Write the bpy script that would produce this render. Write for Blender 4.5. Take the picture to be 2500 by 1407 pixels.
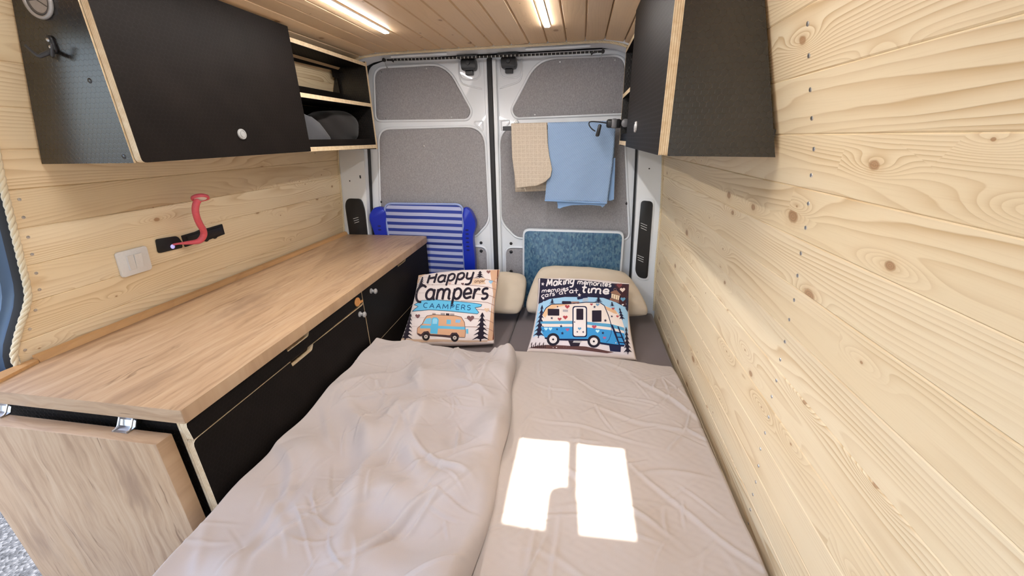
import bpy, bmesh, math, random
import numpy as np
from mathutils import Vector, Matrix, geometry

# ------------------------------------------------------------------ scene, camera, world, sun, exposure
for o in list(bpy.data.objects):
    bpy.data.objects.remove(o, do_unlink=True)
scene = bpy.context.scene
COL = scene.collection
scene.view_settings.view_transform = 'Standard'
scene.view_settings.look = 'None'
scene.view_settings.gamma = 1.0
scene.view_settings.use_curve_mapping = False
scene.view_settings.exposure = 0.38

cam_d = bpy.data.cameras.new('camera')
cam_d.sensor_width = 36.0
cam_d.sensor_fit = 'HORIZONTAL'
cam_d.lens = 36.0 * 960.0 / 2500.0
cam_d.clip_start = 0.02
cam = bpy.data.objects.new('camera', cam_d)
COL.objects.link(cam)
_r, _d, _f = Vector((0.9864, 0.1631, -0.0185)), Vector((0.0409, -0.3536, -0.9345)), Vector((-0.159, 0.9211, -0.3554))
cam.matrix_world = Matrix(((_r.x, -_d.x, -_f.x, 0.0), (_r.y, -_d.y, -_f.y, 0.0), (_r.z, -_d.z, -_f.z, 1.45), (0, 0, 0, 1)))
scene.camera = cam

world = bpy.data.worlds.new('sky')
scene.world = world
world.use_nodes = True
_wn = world.node_tree.nodes
_sky = _wn.new('ShaderNodeTexSky')
_sky.sky_type = 'NISHITA'
_sky.sun_disc = False
_sky.sun_elevation = math.radians(70)
_sky.sun_rotation = math.radians(190)
_sky.air_density = 1.0
_sky.dust_density = 2.5
world.node_tree.links.new(_sky.outputs[0], _wn['Background'].inputs[0])
_wn['Background'].inputs[1].default_value = 0.60

SUN_DIR = Vector((0.0975, 0.5, -1.40)).normalized()
sun_d = bpy.data.lights.new('sun', 'SUN')
sun_d.energy = 14.0
sun_d.angle = math.radians(0.6)
sun_d.color = (1.0, 0.96, 0.9)
sun = bpy.data.objects.new('sun', sun_d)
COL.objects.link(sun)
sun.location = (-1.0, -4.0, 8.0)
sun.rotation_euler = SUN_DIR.to_track_quat('-Z', 'Y').to_euler()

def portal(name, loc, rot, sx, sy):            # guides sky sampling through an opening, gives off nothing itself
    d = bpy.data.lights.new(name, 'AREA')
    d.shape = 'RECTANGLE'; d.size = sx; d.size_y = sy
    d.cycles.is_portal = True
    o = bpy.data.objects.new(name, d); COL.objects.link(o)
    o.location = loc; o.rotation_euler = rot
portal('portal_side_door', (-1.62, 0.02, 0.90), (0, math.radians(-90), 0), 1.75, 1.12)
portal('portal_windscreen', (-0.5, -0.74, 1.19), (math.radians(90), 0, 0), 1.62, 1.12)
portal('portal_roof', (-0.09, 0.37, 1.99), (0, 0, 0), 0.34, 0.34)

# ------------------------------------------------------------------ material helpers
class N:
    def __init__(s, name):
        s.m = bpy.data.materials.new(name); s.m.use_nodes = True
        s.t = s.m.node_tree; s.b = s.t.nodes['Principled BSDF']
    def n(s, typ, **kw):
        x = s.t.nodes.new(typ)
        for k, v in kw.items(): setattr(x, k, v)
        return x
    def link(s, a, b): s.t.links.new(a, b)
    def _in(s, sock, v):
        if hasattr(v, 'is_output'): s.link(v, sock)
        elif v is not None: sock.default_value = v
    def math(s, op, a, b=None, c=None, clamp=False):
        x = s.n('ShaderNodeMath', operation=op, use_clamp=clamp)
        s._in(x.inputs[0], a)
        if b is not None: s._in(x.inputs[1], b)
        if c is not None: s._in(x.inputs[2], c)
        return x.outputs[0]
    def vmath(s, op, a, b=None):
        x = s.n('ShaderNodeVectorMath', operation=op)
        s._in(x.inputs[0], a)
        if b is not None: s._in(x.inputs[1], b)
        return x.outputs['Value'] if op in ('LENGTH', 'DOT_PRODUCT', 'DISTANCE') else x.outputs[0]
    def sep(s, v):
        x = s.n('ShaderNodeSeparateXYZ'); s.link(v, x.inputs[0]); return x.outputs
    def comb(s, x=0.0, y=0.0, z=0.0):
        c = s.n('ShaderNodeCombineXYZ')
        for i, v in enumerate((x, y, z)): s._in(c.inputs[i], v)
        return c.outputs[0]
    def obj(s): return s.n('ShaderNodeTexCoord').outputs['Object']
    def rand(s): return s.n('ShaderNodeObjectInfo').outputs['Random']
    def noise(s, v, scale, detail=3.0, rough=0.55, dist=0.0, out=0):
        x = s.n('ShaderNodeTexNoise'); s.link(v, x.inputs['Vector'])
        x.inputs['Scale'].default_value = scale; x.inputs['Detail'].default_value = detail
        x.inputs['Roughness'].default_value = rough; x.inputs['Distortion'].default_value = dist
        return x.outputs[out]
    def ramp(s, fac, stops, interp='LINEAR'):
        x = s.n('ShaderNodeValToRGB'); s.link(fac, x.inputs[0]); cr = x.color_ramp; cr.interpolation = interp
        while len(cr.elements) < len(stops): cr.elements.new(0.5)
        for e, (p, c) in zip(cr.elements, stops):
            e.position = p; e.color = (c[0], c[1], c[2], 1) if not isinstance(c, (int, float)) else (c, c, c, 1)
        return x.outputs[0]
    def mix(s, fac, a, b, typ='MIX'):
        x = s.n('ShaderNodeMix', data_type='RGBA', blend_type=typ)
        s._in(x.inputs[0], fac)
        for sk, v in ((x.inputs[6], a), (x.inputs[7], b)):
            if hasattr(v, 'is_output'): s.link(v, sk)
            else: sk.default_value = (v[0], v[1], v[2], 1)
        return x.outputs[2]
    def step(s, v, a, b):                        # smooth step from 0 at a to 1 at b
        x = s.n('ShaderNodeMapRange', interpolation_type='SMOOTHSTEP')
        s.link(v, x.inputs[0]); x.inputs[1].default_value = a; x.inputs[2].default_value = b
        x.inputs[3].default_value = 0.0; x.inputs[4].default_value = 1.0
        return x.outputs[0]
    def bump(s, h, strength=0.3, dist=0.002):
        x = s.n('ShaderNodeBump'); s.link(h, x.inputs['Height'])
        x.inputs['Strength'].default_value = strength; x.inputs['Distance'].default_value = dist
        s.link(x.outputs[0], s.b.inputs['Normal'])
    def set(s, col=None, rough=None, metal=None, spec=None, **kw):
        if col is not None:
            if hasattr(col, 'is_output'): s.link(col, s.b.inputs['Base Color'])
            else: s.b.inputs['Base Color'].default_value = (col[0], col[1], col[2], 1)
        for k, v in (('Roughness', rough), ('Metallic', metal), ('Specular IOR Level', spec)):
            if v is not None: s._in(s.b.inputs[k], v)
        for k, v in kw.items(): s._in(s.b.inputs[k.replace('_', ' ')], v)
        return s.m

def srgb(r, g, b):
    f = lambda c: ((c / 255 + 0.055) / 1.055) ** 2.4 if c > 10.3 else c / 255 / 12.92
    return (f(r), f(g), f(b))

def flat(name, col, rough=0.6, metal=0.0, spec=0.5, speck=0.06, scale=180.0):
    n = N(name)
    f = n.noise(n.obj(), scale, 2.0)
    lo = tuple(c * (1 - speck) for c in col); hi = tuple(min(1, c * (1 + speck)) for c in col)
    n.set(n.ramp(f, [(0.3, lo), (0.7, hi)]), rough, metal, spec)
    return n.m

def pine(name, across, base, line, knotc, contrast=1.0, freq=95.0):
    """planed spruce boards, grain along y; across = 'X' or 'Z'"""
    n = N(name)
    x, y, z = n.sep(n.obj()); ac = x if across == 'X' else z
    rnd = n.rand()
    al = n.math('ADD', y, n.math('MULTIPLY', rnd, 61.7))
    ac = n.math('ADD', ac, n.math('MULTIPLY', rnd, 23.3))
    P = n.comb(al, ac, 0.0)
    # knots: one candidate per cell
    sc = n.vmath('MULTIPLY', P, (4.6, 10.5, 0.0))
    v = n.n('ShaderNodeTexVoronoi', voronoi_dimensions='2D'); n.link(sc, v.inputs['Vector'])
    v.inputs['Scale'].default_value = 1.0; v.inputs['Randomness'].default_value = 0.9
    pos = n.vmath('MULTIPLY', v.outputs['Position'], (1 / 4.6, 1 / 10.5, 0.0))
    diff = n.vmath('SUBTRACT', P, pos)
    wob = n.noise(P, 60.0, 2.0)
    dk = n.math('MULTIPLY', n.vmath('LENGTH', n.vmath('MULTIPLY', diff, (0.8, 1.25, 0.0))), n.math('ADD', 0.72, n.math('MULTIPLY', wob, 0.56)))
    cs = n.n('ShaderNodeSeparateColor'); n.link(v.outputs['Color'], cs.inputs[0])
    has = n.math('GREATER_THAN', cs.outputs[0], 0.52)
    rad = n.math('ADD', 0.0024, n.math('MULTIPLY', n.math('POWER', cs.outputs[1], 3.5), 0.0135))
    kn = n.math('MULTIPLY', has, n.math('SUBTRACT', 1.0, n.step(n.math('DIVIDE', dk, rad), 0.75, 1.25)))
    kd = n.vmath('MULTIPLY', diff, (1 / 0.055, 1 / 0.016, 0.0))
    bul = n.math('MULTIPLY', has, n.math('POWER', 2.718, n.math('MULTIPLY', n.vmath('DOT_PRODUCT', kd, kd), -1.0)))
    # growth rings, cut flat: long tongues
    low = n.noise(n.vmath('MULTIPLY', P, (0.85, 7.5, 0.0)), 1.0, 1.5, 0.4)
    fine = n.noise(n.vmath('MULTIPLY', P, (5.0, 30.0, 0.0)), 1.0, 2.0)
    ph = n.math('ADD', n.math('MULTIPLY', ac, freq * 0.75), n.math('MULTIPLY', low, 19.0))
    ph = n.math('ADD', ph, n.math('ADD', n.math('MULTIPLY', bul, 4.5), n.math('MULTIPLY', fine, 0.6)))
    fr = n.math('FRACT', ph)
    ring = n.math('MULTIPLY', n.math('POWER', fr, 2.2), n.math('SUBTRACT', 1.0, n.step(fr, 0.90, 1.0)))
    strength = n.step(n.noise(n.vmath('MULTIPLY', P, (1.6, 11.0, 0.0)), 1.0, 2.0), 0.32, 0.72)
    ringf = n.math('MULTIPLY', ring, n.math('MULTIPLY', n.math('ADD', 0.12, n.math('MULTIPLY', strength, 0.85)), contrast), clamp=True)
    fib = n.noise(n.vmath('MULTIPLY', P, (9.0, 420.0, 0.0)), 1.0, 2.0)
    tone = n.noise(n.vmath('MULTIPLY', P, (0.6, 5.0, 0.0)), 1.0, 2.0)
    b2 = n.mix(n.step(tone, 0.3, 0.75), base, tuple(c * k for c, k in zip(base, (0.95, 0.91, 0.84))))
    b3 = n.mix(n.math('MULTIPLY', n.step(fib, 0.45, 0.8), 0.16), b2, line)
    b3 = n.mix(n.math('MULTIPLY', rnd, 0.22), b3, tuple(c * k for c, k in zip(base, (0.94, 0.88, 0.80))))
    c1 = n.mix(ringf, b3, line)
    halo = n.math('MULTIPLY', has, n.math('SUBTRACT', 1.0, n.step(n.math('DIVIDE', dk, rad), 1.0, 2.6)))
    c2 = n.mix(n.math('MULTIPLY', halo, 0.35), c1, line)
    kr = n.math('SINE', n.math('MULTIPLY', n.math('DIVIDE', dk, rad), 17.0))
    kcol = n.mix(n.math('MULTIPLY', n.math('ADD', kr, 1.0), 0.3), knotc, tuple(c * 1.9 for c in knotc))
    c3 = n.mix(n.math('MULTIPLY', kn, 0.72), c2, kcol)
    n.bump(n.math('SUBTRACT', n.math('MULTIPLY', ringf, -0.8), n.math('MULTIPLY', kn, 0.5)), 0.35, 0.0012)
    return n.set(c3, 0.48, 0.0, 0.35)

PINE_B, PINE_L, PINE_K = (0.86, 0.72, 0.50), (0.60, 0.415, 0.215), (0.25, 0.115, 0.045)
M = {}
M['pine_wall'] = pine('pine_wall', 'Z', PINE_B, PINE_L, PINE_K, 1.25)
M['pine_ceiling'] = pine('pine_ceiling', 'X', (0.78, 0.57, 0.36), (0.55, 0.36, 0.19), PINE_K, 0.4)
M['pine_trim'] = pine('pine_trim', 'X', (0.56, 0.33, 0.15), (0.36, 0.19, 0.08), PINE_K, 0.5)

def oak(name, along):
    n = N(name)
    x, y, z = n.sep(n.obj())
    if along == 'Y': P = n.comb(y, x, n.math('MULTIPLY', z, 0.3))
    elif along == 'X': P = n.comb(x, n.math('ADD', z, y), 0.0)
    else: P = n.comb(z, x, n.math('MULTIPLY', y, 0.3))
    warp = n.noise(n.vmath('MULTIPLY', P, (3.0, 7.0, 1.0)), 1.0, 3.0)
    Q = n.vmath('ADD', P, n.comb(0.0, n.math('MULTIPLY', warp, 0.10), 0.0))
    g1 = n.noise(n.vmath('MULTIPLY', Q, (4.0, 60.0, 1.0)), 1.0, 5.0, 0.65)
    g2 = n.noise(n.vmath('MULTIPLY', Q, (2.2, 9.0, 1.0)), 1.0, 4.0, 0.6)
    crk = n.noise(n.vmath('MULTIPLY', Q, (7.0, 95.0, 1.0)), 1.0, 3.0, 0.55)
    crk2 = n.noise(n.vmath('MULTIPLY', Q, (3.4, 9.0, 1.0)), 1.3, 3.0)
    base = n.ramp(g1, [(0.30, srgb(158, 126, 96)), (0.5, srgb(180, 149, 117)), (0.72, srgb(193, 165, 134))])
    base = n.mix(n.math('MULTIPLY', n.step(g2, 0.53, 0.70), 0.75), base, srgb(146, 117, 93))
    base = n.mix(n.math('MULTIPLY', n.step(g2, 0.46, 0.28), 0.5), base, srgb(196, 162, 124))
    cf = n.math('MULTIPLY', n.step(crk, 0.60, 0.68), n.step(crk2, 0.50, 0.62))
    col = n.mix(n.math('MULTIPLY', cf, 0.7), base, srgb(108, 78, 54))
    n.bump(n.math('SUBTRACT', n.math('MULTIPLY', g1, 0.3), cf), 0.2, 0.0008)
    return n.set(col, 0.42, 0.0, 0.4)
M['oak'] = oak('oak_laminate', 'Y')
M['oak_leaf'] = oak('oak_laminate_leaf', 'Z')
M['oak_edge'] = oak('oak_laminate_edge', 'X')

def film(name, u, v, spec=0.05, rough=0.5):
    """dark film-faced plywood with a fine embossed honeycomb; u, v = axes of the face"""
    n = N(name)
    c = dict(zip('XYZ', n.sep(n.obj())))
    s = 1 / 0.0135
    p = n.comb(n.math('ADD', n.math('MULTIPLY', c[u], s), 400.0), n.math('ADD', n.math('MULTIPLY', c[v], s), 400.0), 0.0)
    r = (1.0, 1.7320508, 1.0); h = (0.5, 0.8660254, 0.0)
    a = n.vmath('SUBTRACT', n.vmath('MODULO', p, r), h)
    b = n.vmath('SUBTRACT', n.vmath('MODULO', n.vmath('SUBTRACT', p, h), r), h)
    def hexd(q):
        q = n.vmath('ABSOLUTE', q); x, y, _ = n.sep(q)
        return n.math('MAXIMUM', x, n.math('ADD', n.math('MULTIPLY', x, 0.5), n.math('MULTIPLY', y, 0.8660254)))
    d = n.math('MINIMUM', hexd(a), hexd(b))
    e = n.step(d, 0.43, 0.485)
    tone = n.noise(n.obj(), 9.0, 3.0)
    base = n.ramp(tone, [(0.3, (0.0085, 0.0066, 0.0056)), (0.7, (0.0115, 0.0088, 0.0074))])
    col = n.mix(n.math('MULTIPLY', e, 0.15), base, (0.024, 0.021, 0.021))
    n.bump(n.math('ADD', n.math('MULTIPLY', e, -1.0), n.math('MULTIPLY', n.noise(n.obj(), 900.0, 1.0), 0.08)), 0.30, 0.0004)
    return n.set(col, n.math('SUBTRACT', rough, n.math('MULTIPLY', e, 0.08)), 0.0, spec)
M['film_xz'] = film('film_ply_end', 'X', 'Z', 0.90, 0.32)
M['film_yz'] = film('film_ply_front', 'Y', 'Z')
M['film_xy'] = film('film_ply_shelf', 'X', 'Y')

def ply(name, ax):
    n = N(name)
    c = dict(zip('XYZ', n.sep(n.obj())))
    fr = n.math('FRACT', n.math('MULTIPLY', c[ax], 1 / 0.0046))
    l = n.math('MULTIPLY', n.step(fr, 0.42, 0.5), n.math('SUBTRACT', 1.0, n.step(fr, 0.92, 1.0)))
    nz = n.noise(n.obj(), 60.0, 3.0)
    base = n.ramp(nz, [(0.3, srgb(214, 188, 148)), (0.7, srgb(238, 222, 190))])
    return n.set(n.mix(n.math('MULTIPLY', l, 0.5), base, srgb(176, 138, 98)), 0.6)
M['ply_x'], M['ply_y'], M['ply_z'] = ply('ply_edge_x', 'X'), ply('ply_edge_y', 'Y'), ply('ply_edge_z', 'Z')

M['paint'] = flat('white_body_paint', (0.76, 0.79, 0.83), 0.28, spec=0.5, speck=0.02, scale=6)
M['paint'].node_tree.nodes['Principled BSDF'].inputs['Coat Weight'].default_value = 0.4
M['bluepaint'] = flat('pale_blue_body_paint', (0.065, 0.115, 0.20), 0.3, speck=0.02, scale=6)
M['rubber'] = flat('black_rubber', (0.012, 0.012, 0.014), 0.55)
M['plastic_black'] = flat('black_plastic', (0.010, 0.010, 0.012), 0.4)
M['plastic_grey'] = flat('grey_plastic', (0.16, 0.16, 0.17), 0.35)
M['bar_dark'] = flat('dark_anodised_bar', (0.055, 0.056, 0.062), 0.45, 0.3)
M['steel'] = flat('steel', (0.62, 0.62, 0.63), 0.28, 1.0, speck=0.03)
M['steel_dull'] = flat('dull_zinc', (0.42, 0.42, 0.43), 0.42, 1.0)
M['silver_plastic'] = flat('silver_plastic', (0.44, 0.43, 0.42), 0.35, 0.35)
M['taupe_plastic'] = flat('taupe_plastic', (0.40, 0.36, 0.32), 0.4)
M['dark_taupe'] = flat('dark_taupe_plastic', (0.10, 0.09, 0.08), 0.4)
M['white_plastic'] = flat('white_plastic', (0.74, 0.73, 0.71), 0.3, speck=0.02)
M['hole_black'] = flat('socket_black', (0.006, 0.006, 0.007), 0.5)
M['pink'] = flat('pink_silicone', (0.70, 0.105, 0.135), 0.5)
M['lens_white'] = flat('lens_white', (0.85, 0.82, 0.78), 0.4, speck=0.02)
M['leather'] = flat('orange_leather', (0.60, 0.27, 0.08), 0.6)
M['line_white'] = flat('vent_mark_white', (0.62, 0.62, 0.63), 0.5)
M['underlay'] = flat('plain_board', (0.30, 0.22, 0.14), 0.8)
M['floor'] = flat('grey_vinyl', (0.22, 0.21, 0.20), 0.5, scale=40)

def emit(name, col, k):
    n = N(name); n.set((0.9, 0.9, 0.9), 0.5, Emission_Color=(col[0], col[1], col[2], 1), Emission_Strength=k); return n.m
M['led'] = emit('led_diffuser', (1.0, 0.97, 0.95), 88.0)
M['led_blue'] = emit('blue_indicator', (0.02, 0.02, 1.0), 0.35)

def fabric(name, col, var=0.10, weave=900.0, wb=0.25, rough=0.9, sheen=0.15):
    n = N(name); o = n.obj()
    a = n.noise(o, 5.0, 4.0); b = n.noise(o, weave, 1.0)
    lo = tuple(c * (1 - var) for c in col)
    base = n.ramp(a, [(0.3, lo), (0.7, col)])
    c2 = n.mix(n.math('MULTIPLY', b, 0.18), base, tuple(c * 0.7 for c in col))
    n.bump(b, wb, 0.0006)
    n.set(c2, rough, 0.0, 0.2, Sheen_Weight=sheen)
    return n.m
M['duvet'] = fabric('beige_cotton', srgb(180, 169, 163), 0.03)
M['duvet_light'] = fabric('pale_beige_cotton', srgb(183, 171, 162), 0.03)
M['pillow'] = fabric('ecru_cotton', srgb(214, 198, 176), 0.05)
M['mattress'] = fabric('grey_upholstery', srgb(116, 106, 106), 0.08, 700.0)
M['cushion'] = fabric('printed_white_cotton', srgb(232, 218, 212), 0.03, 1200.0, 0.15)
M['greycloth'] = fabric('slate_grey_cloth', (0.062, 0.063, 0.070), 0.15)
M['darkbag'] = fabric('dark_brown_cloth', (0.020, 0.017, 0.016), 0.2)
M['rope'] = fabric('natural_rope', srgb(226, 210, 178), 0.12, 500.0, 0.5)

def felt():
    n = N('grey_felt'); o = n.obj()
    a = n.noise(n.vmath('MULTIPLY', o, (1.0, 1.0, 0.55)), 230.0, 2.0, 0.7); b = n.noise(o, 7.0, 3.0)
    col = n.ramp(a, [(0.25, srgb(134, 132, 136)), (0.5, srgb(152, 150, 153)), (0.75, srgb(169, 166, 169))])
    col = n.mix(n.math('MULTIPLY', b, 0.2), col, srgb(136, 130, 129))
    n.bump(a, 0.4, 0.001)
    return n.set(col, 0.95, 0.0, 0.15)
M['felt'] = felt()

def stripes(name, pitch, off, blue, light):
    n = N(name); x, y, z = n.sep(n.obj())
    zz = n.math('ADD', z, n.math('MULTIPLY', n.math('SUBTRACT', n.noise(n.obj(), 5.0, 1.0), 0.5), 0.004))
    f = n.math('FRACT', n.math('MULTIPLY', n.math('ADD', n.math('ADD', zz, n.math('MULTIPLY', x, 0.02)), off), 1 / pitch))
    s = n.math('MULTIPLY', n.step(f, 0.02, 0.06), n.math('SUBTRACT', 1.0, n.step(f, 0.50, 0.54)))
    w = n.noise(n.obj(), 700.0, 1.0)
    n.bump(w, 0.3, 0.0006)
    return n.set(n.mix(s, light, blue), 0.7, 0.0, 0.3)
M['stripes'] = stripes('blue_white_stripes', 0.0405, 0.0, srgb(48, 66, 150), srgb(176, 182, 216))
M['blue_plastic'] = flat('blue_plastic', srgb(24, 48, 176), 0.28, speck=0.04, scale=12)
M['blue_slot'] = flat('blue_plastic_slot', (0.004, 0.008, 0.09), 0.4)
M['pale_tube'] = flat('pale_blue_tube', srgb(150, 166, 214), 0.3)

def table_top():
    n = N('blue_table_print'); o = n.obj()
    v = n.n('ShaderNodeTexVoronoi', distance='CHEBYCHEV'); n.link(n.vmath('MULTIPLY', o, (92.0, 0.0, 66.0)), v.inputs['Vector'])
    v.inputs['Scale'].default_value = 1.0
    cs = n.n('ShaderNodeSeparateColor'); n.link(v.outputs['Color'], cs.inputs[0])
    st = n.noise(n.vmath('MULTIPLY', o, (420.0, 1.0, 38.0)), 1.0, 2.0)
    col = n.ramp(cs.outputs[0], [(0.0, srgb(40, 78, 112)), (0.4, srgb(58, 98, 130)), (0.7, srgb(76, 114, 138)), (1.0, srgb(96, 128, 146))])
    col = n.mix(n.math('MULTIPLY', n.step(st, 0.52, 0.72), 0.45), col, srgb(128, 156, 168))
    col = n.mix(n.math('MULTIPLY', n.step(st, 0.48, 0.3), 0.4), col, srgb(30, 60, 92))
    return n.set(col, 0.4)
M['table_print'] = table_top()
M['table_edge'] = flat('pale_grey_frame', (0.66, 0.69, 0.73), 0.35, speck=0.02)

def towel_blue():
    n = N('blue_waffle_towel'); x, y, z = n.sep(n.obj())
    k = 1 / 0.0085
    a = n.math('FRACT', n.math('MULTIPLY', n.math('ADD', x, n.math('MULTIPLY', z, 1.3)), k))
    b = n.math('FRACT', n.math('MULTIPLY', n.math('SUBTRACT', n.math('MULTIPLY', x, 1.6), z), k * 0.55))
    h = n.math('ADD', n.math('PINGPONG', a, 0.5), n.math('PINGPONG', b, 0.5))
    col = n.ramp(h, [(0.1, srgb(126, 154, 192)), (0.9, srgb(164, 188, 218))])
    n.bump(h, 0.8, 0.002)
    return n.set(col, 0.95, 0.0, 0.1, Sheen_Weight=0.3)
M['towel_blue'] = towel_blue()
M['towel_blue_plain'] = fabric('blue_towel_hem', srgb(142, 176, 220), 0.05, 600.0)
def towel_beige():
    n = N('beige_check_towel'); x, y, z = n.sep(n.obj())
    a = n.math('PINGPONG', n.math('MULTIPLY', n.math('ADD', x, n.math('MULTIPLY', z, 0.03)), 1 / 0.022), 0.5)
    b = n.math('PINGPONG', n.math('MULTIPLY', z, 1 / 0.022), 0.5)
    l = n.math('MAXIMUM', n.step(a, 0.42, 0.47), n.step(b, 0.42, 0.47))
    f = n.step(z, 1.42, 1.30)
    nz = n.noise(n.obj(), 160.0, 3.0)
    base = n.ramp(nz, [(0.3, srgb(184, 169, 152)), (0.7, srgb(202, 188, 171))])
    n.bump(n.math('ADD', l, nz), 0.5, 0.001)
    return n.set(n.mix(n.math('MULTIPLY', l, 0.55), base, srgb(218, 207, 190)), 0.95, 0.0, 0.1, Sheen_Weight=0.2)
M['towel_beige'] = towel_beige()

def cord():
    n = N('black_cord_white_ticks'); x, y, z = n.sep(n.obj())
    f = n.math('FRACT', n.math('MULTIPLY', x, 1 / 0.0205))
    return n.set(n.mix(n.math('GREATER_THAN', f, 0.86), (0.010, 0.008, 0.008), (0.75, 0.75, 0.72)), 0.6)
M['cord'] = cord()

def gravel():
    n = N('gravel'); o = n.obj()
    v = n.n('ShaderNodeTexVoronoi'); n.link(o, v.inputs['Vector']); v.inputs['Scale'].default_value = 70.0
    cs = n.n('ShaderNodeSeparateColor'); n.link(v.outputs['Color'], cs.inputs[0])
    col = n.ramp(cs.outputs[0], [(0.0, (0.018, 0.019, 0.022)), (0.5, (0.042, 0.044, 0.05)), (1.0, (0.10, 0.102, 0.11))])
    n.bump(v.outputs['Distance'], 0.8, 0.02)
    return n.set(col, 0.9)
M['gravel'] = gravel()

def clear(name):
    n = N(name); t = n.n('ShaderNodeBsdfTransparent'); g = n.n('ShaderNodeBsdfGlossy'); g.inputs['Roughness'].default_value = 0.05
    mx = n.n('ShaderNodeMixShader'); fr = n.n('ShaderNodeFresnel'); fr.inputs[0].default_value = 1.4
    n.link(fr.outputs[0], mx.inputs[0]); n.link(t.outputs[0], mx.inputs[1]); n.link(g.outputs[0], mx.inputs[2])
    n.link(mx.outputs[0], n.t.nodes['Material Output'].inputs[0]); return n.m
M['acrylic'] = clear('clear_acrylic')

# ------------------------------------------------------------------ mesh helpers
def tag(o, label=None, cat=None, group=None, kind=None):
    if label: o['label'] = label
    if cat: o['category'] = cat
    if group: o['group'] = group
    if kind: o['kind'] = kind
    return o

def link(name, me, mats, parent=None):
    if not isinstance(mats, (list, tuple)): mats = [mats]
    for m in mats: me.materials.append(M[m] if isinstance(m, str) else m)
    o = bpy.data.objects.new(name, me); COL.objects.link(o)
    if parent is not None: o.parent = parent; o.matrix_parent_inverse = parent.matrix_world.inverted()
    return o

def thing(name, loc, label=None, cat=None, group=None, kind=None):
    o = bpy.data.objects.new(name, None); COL.objects.link(o)
    o.location = loc; o.empty_display_size = 0.05
    o.matrix_world = Matrix.Translation(loc)
    return tag(o, label, cat, group, kind)

def finish(name, bm, mats, parent=None, smooth=False, ang=35.0):
    bmesh.ops.recalc_face_normals(bm, faces=bm.faces)
    me = bpy.data.meshes.new(name); bm.to_mesh(me); bm.free()
    if smooth:
        for p in me.polygons: p.use_smooth = True
        try: me.set_sharp_from_angle(angle=math.radians(ang))
        except Exception: pass
    return link(name, me, mats, parent)

def box(bm, lo, hi, bev=0.0, seg=2, mat=0):
    vs = [bm.verts.new((x, y, z)) for x in (lo[0], hi[0]) for y in (lo[1], hi[1]) for z in (lo[2], hi[2])]
    fs = [bm.faces.new([vs[i] for i in f]) for f in ((0, 1, 3, 2), (4, 6, 7, 5), (0, 4, 5, 1), (2, 3, 7, 6), (0, 2, 6, 4), (1, 5, 7, 3))]
    for f in fs: f.material_index = mat
    if bev > 0:
        es = list({e for f in fs for e in f.edges})
        bmesh.ops.bevel(bm, geom=es, offset=bev, segments=seg, affect='EDGES', profile=0.5)
    return vs

def rounded(poly, r, seg=4):
    """round the corners of a 2D polygon; r = one radius or one per corner"""
    out = []; n = len(poly)
    for i in range(n):
        p0, p1, p2 = Vector(poly[i - 1]), Vector(poly[i]), Vector(poly[(i + 1) % n])
        rr = r[i] if isinstance(r, (list, tuple)) else r
        a, b = (p0 - p1), (p2 - p1)
        t = min(rr, a.length * 0.48, b.length * 0.48)
        if t < 1e-5: out.append(tuple(p1)); continue
        s, e = p1 + a.normalized() * t, p1 + b.normalized() * t
        for k in range(seg + 1):
            u = k / seg
            out.append(tuple(s * (1 - u) ** 2 + p1 * 2 * u * (1 - u) + e * u * u))
    return out

def prism(bm, poly, axis, a, b, mat_face=0, mat_side=None, bev=0.0):
    """poly = 2D outline; axis 'x': poly is (y,z), 'y': (x,z), 'z': (x,y); runs from a to b"""
    def P(p, t):
        return {'x': (t, p[0], p[1]), 'y': (p[0], t, p[1]), 'z': (p[0], p[1], t)}[axis]
    va = [bm.verts.new(P(p, a)) for p in poly]; vb = [bm.verts.new(P(p, b)) for p in poly]
    n = len(poly)
    fa, fb = bm.faces.new(va), bm.faces.new(list(reversed(vb)))
    fa.material_index = fb.material_index = mat_face
    sides = []
    for i in range(n):
        f = bm.faces.new((va[i], vb[i], vb[(i + 1) % n], va[(i + 1) % n]))
        f.material_index = mat_face if mat_side is None else mat_side
        sides.append(f)
    if bev > 0:
        bmesh.ops.bevel(bm, geom=list(fa.edges) + list(fb.edges), offset=bev, segments=2, affect='EDGES', profile=0.5)
    return fa, fb, sides

def frames(pts, closed=False):
    n = len(pts); T = []
    for i in range(n):
        a = pts[(i - 1) % n] if closed or i > 0 else pts[i]
        b = pts[(i + 1) % n] if closed or i < n - 1 else pts[i]
        T.append((b - a).normalized())
    ref = Vector((0, 0, 1)) if abs(T[0].z) < 0.9 else Vector((1, 0, 0))
    N0 = (ref - T[0] * ref.dot(T[0])).normalized(); Ns = [N0]
    for i in range(1, n):
        v = Ns[-1] - T[i] * Ns[-1].dot(T[i]); Ns.append(v.normalized())
    return T, Ns, [t.cross(k) for t, k in zip(T, Ns)]

def tube(bm, pts, r, seg=8, closed=False, cap=True, flat_k=1.0, mat=0):
    pts = [Vector(p) for p in pts]; T, Ns, Bs = frames(pts, closed)
    rings = []
    for i, p in enumerate(pts):
        rr = r[i] if isinstance(r, (list, tuple)) else r
        rings.append([bm.verts.new(p + (Ns[i] * math.cos(2 * math.pi * k / seg) + Bs[i] * math.sin(2 * math.pi * k / seg) * flat_k) * rr) for k in range(seg)])
    m = len(rings)
    for i in range(m if closed else m - 1):
        a, b = rings[i], rings[(i + 1) % m]
        for k in range(seg):
            f = bm.faces.new((a[k], a[(k + 1) % seg], b[(k + 1) % seg], b[k])); f.material_index = mat
    if cap and not closed:
        bm.faces.new(rings[0]).material_index = mat; bm.faces.new(list(reversed(rings[-1]))).material_index = mat

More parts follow.
